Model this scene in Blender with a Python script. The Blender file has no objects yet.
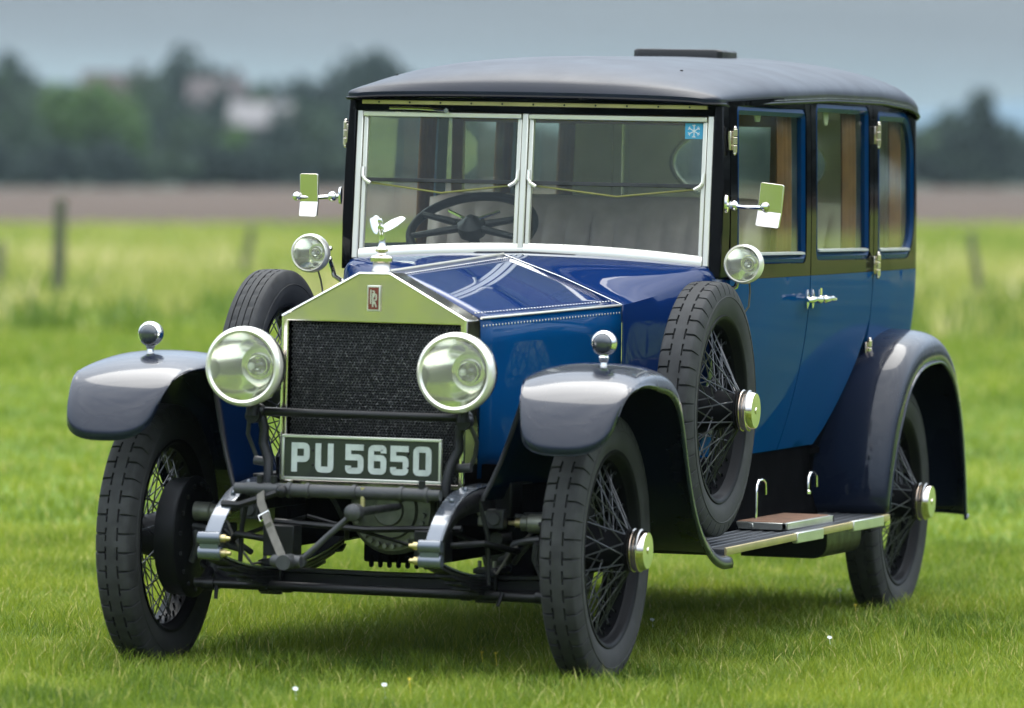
import bpy, bmesh, math, random
import numpy as np
from mathutils import Vector, Matrix, geometry
R = math.radians
PI = math.pi
random.seed(7)
sc = bpy.context.scene
COL = sc.collection

# ------------------------------------------------------------------ camera
cam_d = bpy.data.cameras.new('Camera')
cam = bpy.data.objects.new('Camera', cam_d)
COL.objects.link(cam)
F_PX = 6483.4
cam_d.sensor_width = 36.0
cam_d.lens = F_PX / 1024 * 36.0
cam_d.clip_start = 0.5
cam_d.clip_end = 6000
TH, ROLL, PITCH = R(17.452), R(1.2077), R(1.6063)
CAM = Vector((6.40704, -19.09952, 1.56622))
Rt = Vector((math.cos(TH), math.sin(TH), 0)); Fw = Vector((-math.sin(TH), math.cos(TH), 0)); Zu = Vector((0, 0, 1))
fwd = Fw * math.cos(PITCH) - Zu * math.sin(PITCH)
U0 = Fw * math.sin(PITCH) + Zu * math.cos(PITCH)
cr = Rt * math.cos(ROLL) + U0 * math.sin(ROLL)
cu = U0 * math.cos(ROLL) - Rt * math.sin(ROLL)
M = Matrix((cr, cu, -fwd)).transposed().to_4x4()
M.translation = CAM
cam.matrix_world = M
cam_d.dof.use_dof = True
cam_d.dof.focus_distance = 21.2
cam_d.dof.aperture_fstop = 3.1
sc.camera = cam

# ------------------------------------------------------------------ sky, sun, exposure
SUN_EL, SUN_AZ = R(60), R(14)       # azimuth measured from +Y (behind the car) towards -X
sun_dir = Vector((-math.sin(SUN_AZ) * math.cos(SUN_EL), math.cos(SUN_AZ) * math.cos(SUN_EL), math.sin(SUN_EL)))
world = bpy.data.worlds.new('World'); sc.world = world
world.use_nodes = True
nt = world.node_tree; nt.nodes.clear()
def wn(t, **k):
    n = nt.nodes.new(t)
    for a, v in k.items(): setattr(n, a, v)
    return n
wo = wn('ShaderNodeOutputWorld'); bg = wn('ShaderNodeBackground'); bg.inputs['Strength'].default_value = 0.1
sky = wn('ShaderNodeTexSky', sky_type='NISHITA', sun_disc=False)
sky.sun_elevation = SUN_EL; sky.sun_rotation = -SUN_AZ
sky.air_density = 1.2; sky.dust_density = 3.0
tc = wn('ShaderNodeTexCoord'); sep = wn('ShaderNodeSeparateXYZ')
nt.links.new(tc.outputs['Generated'], sep.inputs[0])
mp = wn('ShaderNodeMapping'); mp.inputs['Scale'].default_value = (3.0, 3.0, 26.0)
nt.links.new(tc.outputs['Generated'], mp.inputs[0])
nz = wn('ShaderNodeTexNoise'); nz.inputs['Scale'].default_value = 1.6; nz.inputs['Detail'].default_value = 5; nz.inputs['Roughness'].default_value = .5
nt.links.new(mp.outputs[0], nz.inputs['Vector'])
# overcast cloud: luminance by elevation (bright overhead, grey towards the horizon)
rampz = wn('ShaderNodeValToRGB'); cr_ = rampz.color_ramp
cr_.elements[0].position = 0.0; cr_.elements[0].color = (.205, .275, .31, 1)
cr_.elements[1].position = 1.0; cr_.elements[1].color = (2.1, 2.2, 2.3, 1)
for p_, c_ in ((.012, (.175, .235, .265, 1)), (.021, (.135, .165, .19, 1)), (.05, (.14, .165, .19, 1)), (.12, (.27, .33, .38, 1)), (.3, (.76, .92, 1.12, 1)), (.6, (1.54, 1.68, 1.84, 1))):
    e_ = cr_.elements.new(p_); e_.color = c_
nt.links.new(sep.outputs[2], rampz.inputs[0])
rampn = wn('ShaderNodeValToRGB'); rampn.color_ramp.elements[0].position = .3; rampn.color_ramp.elements[0].color = (.74, .76, .78, 1)
rampn.color_ramp.elements[1].position = .72; rampn.color_ramp.elements[1].color = (1.22, 1.20, 1.18, 1)
nt.links.new(nz.outputs[0], rampn.inputs[0])
mul = wn('ShaderNodeMix', data_type='RGBA', blend_type='MULTIPLY'); mul.inputs[0].default_value = 1
nt.links.new(rampz.outputs[0], mul.inputs[6]); nt.links.new(rampn.outputs[0], mul.inputs[7])
gain = wn('ShaderNodeMix', data_type='RGBA', blend_type='MULTIPLY'); gain.inputs[0].default_value = 1
gain.inputs[7].default_value = (12.5, 12.5, 12.5, 1)
nt.links.new(mul.outputs[2], gain.inputs[6])
mix = wn('ShaderNodeMix', data_type='RGBA'); mix.inputs[0].default_value = .93
nt.links.new(sky.outputs[0], mix.inputs[6]); nt.links.new(gain.outputs[2], mix.inputs[7])
nt.links.new(mix.outputs[2], bg.inputs[0]); nt.links.new(bg.outputs[0], wo.inputs[0])

sun_d = bpy.data.lights.new('Sun', 'SUN'); sun_d.energy = 1.5; sun_d.angle = R(40); sun_d.color = (1, .96, .88)
sun = bpy.data.objects.new('Sun', sun_d); COL.objects.link(sun)
sun.rotation_euler = sun_dir.to_track_quat('Z', 'Y').to_euler()
sc.view_settings.view_transform = 'Standard'; sc.view_settings.look = 'None'
sc.view_settings.gamma = 1; sc.view_settings.exposure = 0.62
sc.cycles.use_denoising = True
sc.cycles.max_bounces = 10; sc.cycles.transparent_max_bounces = 24
sc.cycles.caustics_reflective = False; sc.cycles.caustics_refractive = False

# ------------------------------------------------------------------ materials
def material(name):
    m = bpy.data.materials.new(name); m.use_nodes = True
    return m, m.node_tree, m.node_tree.nodes['Principled BSDF']
def pbr(name, col, rough=.5, metal=0, coat=0, spec=.5, var=0.0, scale=8., bump=0.0, bscale=200., rvar=0.0, sheen=0):
    m, t, b = material(name)
    b.inputs['Base Color'].default_value = (*col, 1); b.inputs['Roughness'].default_value = rough
    b.inputs['Metallic'].default_value = metal; b.inputs['Coat Weight'].default_value = coat
    b.inputs['Coat Roughness'].default_value = .06 if name == 'wing_paint' else .03; b.inputs['Coat IOR'].default_value = 1.5 if name == 'wing_paint' else 1.5; b.inputs['Specular IOR Level'].default_value = spec
    tcn = t.nodes.new('ShaderNodeTexCoord')
    if var or rvar:
        n = t.nodes.new('ShaderNodeTexNoise'); n.inputs['Scale'].default_value = scale; n.inputs['Detail'].default_value = 6
        t.links.new(tcn.outputs['Object'], n.inputs['Vector'])
        if var:
            r = t.nodes.new('ShaderNodeValToRGB')
            r.color_ramp.elements[0].position = .3; r.color_ramp.elements[1].position = .7
            r.color_ramp.elements[0].color = tuple(c * (1 - var) for c in col) + (1,)
            r.color_ramp.elements[1].color = tuple(min(1, c * (1 + var)) for c in col) + (1,)
            t.links.new(n.outputs[0], r.inputs[0]); t.links.new(r.outputs[0], b.inputs['Base Color'])
        if rvar:
            mr = t.nodes.new('ShaderNodeMapRange'); mr.inputs[3].default_value = max(0, rough - rvar); mr.inputs[4].default_value = rough + rvar
            mr.inputs[1].default_value = .3; mr.inputs[2].default_value = .7
            t.links.new(n.outputs[0], mr.inputs[0]); t.links.new(mr.outputs[0], b.inputs['Roughness'])
    if bump:
        n2 = t.nodes.new('ShaderNodeTexNoise'); n2.inputs['Scale'].default_value = bscale; n2.inputs['Detail'].default_value = 3
        t.links.new(tcn.outputs['Object'], n2.inputs['Vector'])
        bp = t.nodes.new('ShaderNodeBump'); bp.inputs['Strength'].default_value = bump; bp.inputs['Distance'].default_value = .002
        t.links.new(n2.outputs[0], bp.inputs['Height']); t.links.new(bp.outputs[0], b.inputs['Normal'])
    return m
def glassy(name, tint, ior=1.5, gain=1.0, film=0.0):
    m = bpy.data.materials.new(name); m.use_nodes = True; t = m.node_tree; t.nodes.clear()
    o = t.nodes.new('ShaderNodeOutputMaterial'); mx = t.nodes.new('ShaderNodeMixShader'); tr = t.nodes.new('ShaderNodeBsdfTransparent')
    gl = t.nodes.new('ShaderNodeBsdfGlossy'); gl.inputs['Roughness'].default_value = .01
    fr = t.nodes.new('ShaderNodeFresnel'); ge = t.nodes.new('ShaderNodeNewGeometry'); mi_ = t.nodes.new('ShaderNodeMapRange')
    mi_.inputs[3].default_value = ior; mi_.inputs[4].default_value = 1 / ior
    t.links.new(ge.outputs['Backfacing'], mi_.inputs[0]); t.links.new(mi_.outputs[0], fr.inputs[0])
    tr.inputs[0].default_value = (*tint, 1)
    mm = t.nodes.new('ShaderNodeMath'); mm.operation = 'MULTIPLY'; mm.inputs[1].default_value = gain; mm.use_clamp = True
    t.links.new(fr.outputs[0], mm.inputs[0]); t.links.new(mm.outputs[0], mx.inputs[0])
    t.links.new(tr.outputs[0], mx.inputs[1]); t.links.new(gl.outputs[0], mx.inputs[2]); t.links.new(mx.outputs[0], o.inputs[0])
    if film:
        df = t.nodes.new('ShaderNodeBsdfDiffuse'); df.inputs[0].default_value = (.80, .78, .66, 1); m2_ = t.nodes.new('ShaderNodeMixShader'); m2_.inputs[0].default_value = film
        t.links.new(mx.outputs[0], m2_.inputs[1]); t.links.new(df.outputs[0], m2_.inputs[2]); t.links.new(m2_.outputs[0], o.inputs[0])
    return m
MT = dict(
    blue=pbr('blue_paint', (.0006, .040, .130), .4, coat=.22, spec=.0, var=.06, scale=3, bump=.015, bscale=30, rvar=.05),
    sash=pbr('sash_blue', (.0006, .022, .078), .35, coat=.3, spec=0),
    bonnet=pbr('bonnet_paint', (.004, .022, .100), .3, coat=1.0, spec=.0, var=.06, scale=3, bump=.012, bscale=22, rvar=.05),
    black=pbr('black_paint', (.003, .003, .0035), .3, coat=.34, spec=.0, rvar=.05, bump=.012, bscale=26),
    fender=pbr('wing_paint', (.005, .008, .019), .28, coat=.58, spec=.06, rvar=.06, scale=5, bump=.012, bscale=22),
    roof=pbr('roof_leathercloth', (.006, .009, .018), .36, spec=.20, var=.15, scale=5, bump=.25, bscale=420, rvar=.06),
    satin=pbr('chassis_black', (.007, .007, .008), .38, spec=.3, var=.35, scale=14, bump=.15, bscale=90, rvar=.12),
    under=pbr('underside_black', (.004, .004, .0045), .7, spec=.0, var=.3, scale=10),
    grime=pbr('engine_grey', (.040, .041, .043), .5, metal=.3, var=.35, scale=18, bump=.3, bscale=80, rvar=.15),
    castg=pbr('cast_metal', (.19, .195, .165), .45, metal=.6, var=.3, scale=20, bump=.3, bscale=120),
    spring=pbr('painted_spring_steel', (.10, .115, .14), .2, metal=.5, coat=.6, rvar=.06),
    chrome=pbr('chrome', (.78, .77, .74), .06, metal=1, rvar=.03, scale=12),
    nickel=pbr('polished_nickel', (.72, .64, .57), .12, metal=1, rvar=.04, scale=12, bump=.02, bscale=40),
    brass=pbr('worn_brass', (.55, .46, .24), .42, metal=1, var=.12, scale=9),
    rail=pbr('brushed_aluminium', (.66, .66, .60), .36, metal=1, var=.08, scale=9),
    frame=pbr('plated_screen_frame', (.82, .78, .69), .25, metal=.55, var=.05, scale=5),
    rubber=pbr('tyre_rubber', (.037, .037, .0375), .7, spec=.15, var=.28, scale=22, bump=.2, bscale=160, rvar=.08),
    rim=pbr('black_enamel', (.006, .006, .007), .5, coat=.03, spec=.06, rvar=.08),
    spoke=pbr('spoke_enamel', (.045, .046, .05), .3, metal=.5, coat=.3),
    plate=pbr('plate_black', (.014, .019, .014), .35, coat=.3, var=.15, scale=20),
    letter=pbr('plate_letter', (.50, .54, .52), .4, metal=.2, var=.14, scale=30),
    red=pbr('red_enamel', (.16, .028, .018), .35),
    leather=pbr('brown_grey_leather', (.32, .25, .23), .45, var=.18, scale=12, bump=.3, bscale=160),
    cream=pbr('cream_cloth', (.58, .55, .43), .85, var=.1, scale=8, bump=.3, bscale=300),
    wood=pbr('dark_wood', (.17, .08, .025), .35, coat=.3, var=.3, scale=10),
    curtain=pbr('brown_curtain', (.16, .072, .025), .85, var=.25, scale=14),
    blind=pbr('blue_grey_blind', (.13, .20, .28), .7, var=.12, scale=10),
    stickb=pbr('sticker_blue', (.06, .38, .62), .4), white=pbr('white_print', (.78, .8, .8), .5),
    tan=pbr('tan_mat', (.17, .085, .045), .8, var=.3, scale=30, bump=.5, bscale=250),
    boardm=pbr('ribbed_rubber_mat', (.03, .032, .036), .5, var=.2, scale=30, bump=.2, bscale=150),
    strap=pbr('canvas_strap', (.12, .11, .095), .8, var=.2, scale=40, bump=.3, bscale=400),
    mirror=pbr('silvered_reflector', (.95, .93, .84), .10, metal=1),
    navy=pbr('navy_paint', (.001, .008, .034), .35, coat=.15, spec=0),
    bulb=pbr('bulb_glass', (.75, .76, .72), .08, coat=1),
    glass=glassy('window_glass', (.94, .97, .92), 1.5, .55),
    screen=glassy('screen_glass', (.95, .97, .95), 1.5, 1.15),
    lens=glassy('lamp_lens', (.95, .97, .90), 1.5, 1.2, .15),
    gedge=pbr('glass_edge', (.24, .23, .07), .3, coat=.5),
    sl_lens=pbr('dark_sidelight_lens', (.03, .034, .042), .08, coat=1),
    dash=pbr('dash_dark', (.02, .02, .022), .5, var=.2, scale=10),
)
# honeycomb radiator core
m, t, b = material('honeycomb_core'); MT['core'] = m
b.inputs['Metallic'].default_value = .6; b.inputs['Roughness'].default_value = .45
tcn = t.nodes.new('ShaderNodeTexCoord'); n = t.nodes.new('ShaderNodeTexNoise'); n.inputs['Scale'].default_value = 110; n.inputs['Detail'].default_value = 5
t.links.new(tcn.outputs['Object'], n.inputs['Vector'])
r = t.nodes.new('ShaderNodeValToRGB'); r.color_ramp.elements[0].position = .50; r.color_ramp.elements[0].color = (.026, .027, .029, 1)
r.color_ramp.elements[1].position = .75; r.color_ramp.elements[1].color = (.20, .20, .20, 1)
t.links.new(n.outputs[0], r.inputs[0]); t.links.new(r.outputs[0], b.inputs['Base Color'])

# ------------------------------------------------------------------ mesh helpers
class MB:
    def __init__(s): s.v = []; s.f = []; s.mi = []
    def add(s, vs, fs, mi=0):
        o = len(s.v); s.v += [tuple(v) for v in vs]; s.f += [tuple(i + o for i in f) for f in fs]; s.mi += [mi] * len(fs); return s
    def box(s, x0, x1, y0, y1, z0, z1, mi=0):
        return s.add([(x, y, z) for z in (z0, z1) for y in (y0, y1) for x in (x0, x1)],
                     [(0, 2, 3, 1), (4, 5, 7, 6), (0, 1, 5, 4), (2, 6, 7, 3), (0, 4, 6, 2), (1, 3, 7, 5)], mi)
    def obox(s, c, ax, ay, az, hx, hy, hz, mi=0):
        c = Vector(c); ax, ay, az = Vector(ax), Vector(ay), Vector(az)
        return s.add([c + ax * hx * i + ay * hy * j + az * hz * k for k in (-1, 1) for j in (-1, 1) for i in (-1, 1)],
                     [(0, 2, 3, 1), (4, 5, 7, 6), (0, 1, 5, 4), (2, 6, 7, 3), (0, 4, 6, 2), (1, 3, 7, 5)], mi)
    def loft(s, rings, closed=True, caps=False, loop=False, mi=0):
        n = len(rings[0]); k = len(rings); vs = [p for r in rings for p in r]; fs = []
        for i in range(k if loop else k - 1):
            i2 = (i + 1) % k
            for j in range(n if closed else n - 1):
                j2 = (j + 1) % n; fs.append((i * n + j, i * n + j2, i2 * n + j2, i2 * n + j))
        if caps: fs.append(tuple(range(n))[::-1]); fs.append(tuple((k - 1) * n + j for j in range(n)))
        return s.add(vs, fs, mi)
    def lathe(s, prof, o, axis, n=32, caps=True, mi=0):
        o = Vector(o); a = Vector(axis).normalized(); e1 = a.orthogonal().normalized(); e2 = a.cross(e1)
        rings = [[o + a * h + (e1 * math.cos(q) + e2 * math.sin(q)) * max(r_, 1e-4) for q in [2 * PI * i / n for i in range(n)]] for r_, h in prof]
        return s.loft(rings, True, caps, mi=mi)
    def cyl(s, p0, p1, r0, r1=None, n=14, mi=0):
        p0, p1 = Vector(p0), Vector(p1); r1 = r0 if r1 is None else r1
        return s.lathe([(r0, 0), (r1, (p1 - p0).length)], p0, p1 - p0, n, True, mi)
    def tube(s, pts, r, n=8, loop=False, mi=0, flat=None):
        pts = [Vector(p) for p in pts]; k = len(pts); rings = []; prev = None
        for i, p in enumerate(pts):
            a = pts[(i - 1) % k] if (loop or i) else p; c = pts[(i + 1) % k] if (loop or i < k - 1) else p
            tg = (c - a).normalized()
            if prev is None: e1 = tg.orthogonal().normalized() if flat is None else (Vector(flat) - tg * Vector(flat).dot(tg)).normalized()
            else: e1 = (prev - tg * prev.dot(tg)).normalized()
            prev = e1; e2 = tg.cross(e1); rr = r[i] if isinstance(r, (list, tuple)) else r
            rings.append([p + (e1 * math.cos(q) + e2 * math.sin(q)) * rr for q in [2 * PI * j / n for j in range(n)]])
        return s.loft(rings, True, not loop, loop)
    def ribbon(s, pts, wdir, w, th, ups=None, mi=0):
        "flat bar along pts: width w along wdir, thickness th"
        pts = [Vector(p) for p in pts]; wd = Vector(wdir).normalized(); rings = []
        for i, p in enumerate(pts):
            tg = (pts[min(i + 1, len(pts) - 1)] - pts[max(i - 1, 0)]).normalized(); nn = tg.cross(wd).normalized()
            ww = w[i] if isinstance(w, (list, tuple)) else w
            rings.append([p + wd * ww / 2 * a + nn * th / 2 * c for a, c in ((-1, -1), (1, -1), (1, 1), (-1, 1))])
        return s.loft(rings, True, True, mi=mi)
    def sphere(s, c, r, n=16, sx=1, sy=1, sz=1, mi=0):
        c = Vector(c); m2 = n // 2
        rings = [[c + Vector((math.cos(2 * PI * j / n) * math.sin(q) * r * sx, math.sin(2 * PI * j / n) * math.sin(q) * r * sy, math.cos(q) * r * sz)) for j in range(n)]
                 for q in [max(.02, min(PI - .02, PI * i / m2)) for i in range(m2 + 1)]]
        return s.loft(rings, True, True, mi=mi)
    def merge(s, o, fn=lambda p: p):
        off = len(s.v); s.v += [tuple(fn(Vector(p))) for p in o.v]; s.f += [tuple(i + off for i in f) for f in o.f]; s.mi += o.mi; return s
    def build(s, name, mat, parent=None, sharp=38, bevel=0, solid=0, smooth=True, recalc=True, bseg=2):
        me = bpy.data.meshes.new(name); me.from_pydata(s.v, [], s.f)
        for mm in (mat if isinstance(mat, (list, tuple)) else [mat]): me.materials.append(MT[mm] if isinstance(mm, str) else mm)
        if len(me.materials) > 1: me.polygons.foreach_set('material_index', s.mi)
        if recalc:
            bm = bmesh.new(); bm.from_mesh(me); bmesh.ops.recalc_face_normals(bm, faces=bm.faces); bm.to_mesh(me); bm.free()
        if smooth:
            me.polygons.foreach_set('use_smooth', [True] * len(me.polygons)); me.set_sharp_from_angle(angle=R(sharp))
        me.update()
        o = bpy.data.objects.new(name, me); COL.objects.link(o)
        if parent is not None: o.parent = parent
        if bevel:
            md = o.modifiers.new('bevel', 'BEVEL'); md.width = bevel; md.segments = bseg; md.limit_method = 'ANGLE'; md.angle_limit = R(40)
        if solid:
            md = o.modifiers.new('solid', 'SOLIDIFY'); md.thickness = solid; md.offset = -1
        return o
def tag(o, label=None, cat=None, group=None, kind=None):
    for k_, v_ in (('label', label), ('category', cat), ('group', group), ('kind', kind)):
        if v_: o[k_] = v_
    return o
def interp(tab, x):
    xs = [a[0] for a in tab]
    if x <= xs[0]: return tab[0][1]
    for i in range(len(xs) - 1):
        if x <= xs[i + 1]:
            u = (x - xs[i]) / (xs[i + 1] - xs[i]); return tab[i][1] * (1 - u) + tab[i + 1][1] * u
    return tab[-1][1]
def spline(pts, n):
    "Catmull-Rom through tuples, n samples evenly in arc length"
    P = [np.array(p, float) for p in pts]; P = [2 * P[0] - P[1]] + P + [2 * P[-1] - P[-2]]; out = []
    for i in range(1, len(P) - 2):
        for k in range(24):
            u = k / 24; a, b_, c, d = P[i - 1:i + 3]
            out.append(.5 * ((2 * b_) + (c - a) * u + (2 * a - 5 * b_ + 4 * c - d) * u * u + (3 * b_ - a - 3 * c + d) * u ** 3))
    out.append(P[-2]); out = np.array(out)
    L = np.concatenate([[0], np.cumsum(np.linalg.norm(np.diff(out, axis=0), axis=1))])
    q = np.linspace(0, L[-1], n)
    return np.stack([np.interp(q, L, out[:, k]) for k in range(out.shape[1])], 1)
def sm(u): u = max(0, min(1, u)); return u * u * (3 - 2 * u)

def cdt_panel(outer, holes, fmap, thick, step=.06, mi_in=1, edge_mi=0):
    """sheet with holes in (s,z), mapped by fmap(s,z,off) and given thickness"""
    def dens(loop):
        o = []
        for i in range(len(loop)):
            a, b_ = Vector(loop[i]), Vector(loop[(i + 1) % len(loop)]); k = max(1, int(math.ceil((b_ - a).length / step)))
            o += [tuple(a + (b_ - a) * j / k) for j in range(k)]
        return o
    loops = [dens(outer)] + [dens(h) for h in holes]
    def inside(p, lp):
        c = False; x, y = p
        for i in range(len(lp)):
            (x1, y1), (x2, y2) = lp[i], lp[i - 1]
            if (y1 > y) != (y2 > y) and x < (x2 - x1) * (y - y1) / (y2 - y1) + x1: c = not c
        return c
    vs, es = [], []
    for lp in loops:
        o = len(vs); vs += lp; es += [(o + i, o + (i + 1) % len(lp)) for i in range(len(lp))]
    bnd = np.array(vs)
    xs = [p[0] for p in loops[0]]; ys = [p[1] for p in loops[0]]
    for x in np.arange(min(xs) + step * .5, max(xs), step):
        for y in np.arange(min(ys) + step * .5, max(ys), step):
            if inside((x, y), loops[0]) and not any(inside((x, y), h) for h in loops[1:]) and np.min(np.hypot(bnd[:, 0] - x, bnd[:, 1] - y)) > step * .45: vs.append((x, y))
    r_ = geometry.delaunay_2d_cdt([Vector(v) for v in vs], es, [], 0, 1e-6)
    V2, F2 = r_[0], r_[2]; F2 = [f for f in F2 if (lambda c: inside(c, loops[0]) and not any(inside(c, h) for h in loops[1:]))(tuple(sum((V2[i] for i in f), Vector((0, 0))) / len(f)))]
    mb = MB(); n = len(V2)
    V = [fmap(p[0], p[1], 0) for p in V2] + [fmap(p[0], p[1], -thick) for p in V2]
    cnt = {}
    for f in F2:
        for i in range(len(f)):
            e = (f[i], f[(i + 1) % len(f)]); k = tuple(sorted(e)); cnt[k] = None if k in cnt else e
    fs = [tuple(f) for f in F2]; k1 = len(fs)
    fi = [tuple(i + n for i in f[::-1]) for f in F2]; fe = [(e[1], e[0], e[0] + n, e[1] + n) for e in cnt.values() if e]
    mb.add(V, fs + fi + fe); mb.mi = [0] * k1 + [mi_in] * len(fi) + [edge_mi] * len(fe)
    return mb
def rrect(x0, x1, y0, y1, r, n=5, rs=None):
    rs = rs or (r, r, r, r); o = []
    for (cx, cy, a0, q) in ((x1 - rs[0], y1 - rs[0], 0, rs[0]), (x0 + rs[1], y1 - rs[1], 90, rs[1]), (x0 + rs[2], y0 + rs[2], 180, rs[2]), (x1 - rs[3], y0 + rs[3], 270, rs[3])):
        o += [(cx + q * math.cos(R(a0 + 90 * i / n)), cy + q * math.sin(R(a0 + 90 * i / n))) for i in range(n + 1)]
    return o

HAZE = .00009

# ------------------------------------------------------------------ ground and background
ROLLT = math.tan(ROLL)
def terrain(x, y):
    p = Vector((x, y, 0)) - Vector((CAM.x, CAM.y, 0)); d = p.dot(Fw); r_ = p.dot(Rt)
    w = sm((d - 45) / 60)
    z = w * max(-6, min(6, (r_ * ROLLT)))
    z += sm((d - 190) / 250) * .47
    if d > 470: z += min(730, d - 470) * .004
    return z
def pt(d, r_): return (CAM.x + Fw.x * d + Rt.x * r_, CAM.y + Fw.y * d + Rt.y * r_)
def px2r(px, d): return (px - 512) / F_PX * d
def ground_strip(name, d0, d1, mat, rmax, nd, nr, dz=0, kind='structure', geo=True):
    mb = MB(); ds = [d0 + (d1 - d0) * (i / nd) ** 1.0 for i in range(nd + 1)]
    rings = []
    for d in ds:
        row = []
        for j in range(nr + 1):
            r_ = -rmax + 2 * rmax * j / nr; x, y = pt(d, r_); row.append((x, y, terrain(x, y) + dz))
        rings.append(row)
    mb.loft(rings, closed=False)
    return tag(mb.build(name, mat, recalc=False), kind=kind)
def noise_mat(name, stops, scale, detail=6, rough=.9, stretch=(1, 1, 1), bump=.5, two=None):
    m, t, b = material(name); b.inputs['Roughness'].default_value = rough; b.inputs['Specular IOR Level'].default_value = .2
    tcn = t.nodes.new('ShaderNodeTexCoord'); mp_ = t.nodes.new('ShaderNodeMapping'); mp_.inputs['Scale'].default_value = stretch
    n = t.nodes.new('ShaderNodeTexNoise'); n.inputs['Scale'].default_value = scale; n.inputs['Detail'].default_value = detail
    t.links.new(tcn.outputs['Object'], mp_.inputs[0]); t.links.new(mp_.outputs[0], n.inputs['Vector'])
    r_ = t.nodes.new('ShaderNodeValToRGB'); cr2 = r_.color_ramp
    while len(cr2.elements) < len(stops): cr2.elements.new(.5)
    for e_, (p_, c_) in zip(cr2.elements, stops): e_.position = p_; e_.color = (*c_, 1)
    t.links.new(n.outputs[0], r_.inputs[0]); t.links.new(r_.outputs[0], b.inputs['Base Color'])
    if bump:
        n2 = t.nodes.new('ShaderNodeTexNoise'); n2.inputs['Scale'].default_value = 30; n2.inputs['Detail'].default_value = 6
        t.links.new(tcn.outputs['Object'], n2.inputs['Vector'])
        bp = t.nodes.new('ShaderNodeBump'); bp.inputs['Strength'].default_value = bump; bp.inputs['Distance'].default_value = .05
        t.links.new(n2.outputs[0], bp.inputs['Height']); t.links.new(bp.outputs[0], b.inputs['Normal'])
    return m
lawn_m = noise_mat('lawn_soil', [(.3, (.055, .105, .016)), (.5, (.10, .165, .024)), (.72, (.15, .21, .035))], .35)
ground_m = noise_mat('open_grassland', [(.3, (.13, .19, .025)), (.5, (.21, .26, .045)), (.68, (.34, .33, .10))], .12)
plough_m = noise_mat('ploughed_earth', [(.3, (.042, .027, .018)), (.55, (.064, .042, .029)), (.75, (.095, .065, .044))], .03, stretch=(.4, 2, 1))
far_m = noise_mat('far_pasture', [(.3, (.03, .05, .035)), (.6, (.05, .075, .05)), (.75, (.07, .10, .06))], .02)
hill_m = noise_mat('haze_blue_hill', [(.3, (.05, .09, .12)), (.6, (.06, .11, .15))], .01)  # blue of the distant haze painted into the hill colour
# one wide ground sheet out to the horizon
mb = MB(); rings = []
for d in [-400, -150, -60, -10, 10, 25, 40] + list(range(45, 120, 5)) + list(range(120, 480, 10)) + [480, 520, 600, 700, 900, 1200, 2600]:
    row = []
    for j in range(41):
        a = (j - 20) / 20; r_ = a * abs(a) * 1800; x, y = pt(d, r_); row.append((x, y, terrain(x, y) - .03))
    rings.append(row)
mb.loft(rings, closed=False)
tag(mb.build('ground', ground_m, recalc=False), kind='structure')
ground_strip('lawn', -40, 60, lawn_m, 60, 50, 30, 0.0)
ground_strip('ploughed_field', 186, 440, plough_m, 260, 60, 60, 0.012)
ground_strip('far_pasture', 440, 900, far_m, 500, 40, 60, 0.014)
mb = MB(); rows = []
for j in range(61):
    r_ = -700 + 1400 * j / 60; base = pt(1500, r_)
    hgt = 6 + 9 * sm((r_ - 60) / 90) + 1.5 * math.sin(r_ * .013) + 1.2 * math.sin(r_ * .037 + 1)
    rows.append([(*pt(1250, r_), 2), (*pt(1400, r_), 4 + hgt * .45), (*pt(1600, r_), 8 + hgt * .8), (*pt(1900, r_), 9 + hgt), (*pt(2400, r_), 6 + hgt * .6)])
mb.loft(rows, closed=False); tag(mb.build('hills', hill_m, recalc=False), kind='structure')

# grass blades
def blade_mat(name, lo, mid, hi, dry):
    m, t, b = material(name); b.inputs['Roughness'].default_value = .55; b.inputs['Specular IOR Level'].default_value = .3
    at = t.nodes.new('ShaderNodeAttribute'); at.attribute_name = 'tint'
    r_ = t.nodes.new('ShaderNodeValToRGB'); c2 = r_.color_ramp
    c2.elements[0].position = 0; c2.elements[0].color = (*lo, 1); c2.elements[1].position = 1; c2.elements[1].color = (*dry, 1)
    for p_, c_ in ((.4, mid), (.8, hi)): e_ = c2.elements.new(p_); e_.color = (*c_, 1)
    t.links.new(at.outputs['Fac'], r_.inputs[0]); t.links.new(r_.outputs[0], b.inputs['Base Color'])
    tl = t.nodes.new('ShaderNodeBsdfTranslucent'); t.links.new(r_.outputs[0], tl.inputs[0])
    mx = t.nodes.new('ShaderNodeMixShader'); mx.inputs[0].default_value = .35
    o = t.nodes['Material Output']; t.links.new(b.outputs[0], mx.inputs[1]); t.links.new(tl.outputs[0], mx.inputs[2]); t.links.new(mx.outputs[0], o.inputs[0])
    return m
rng = np.random.default_rng(11)
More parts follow.
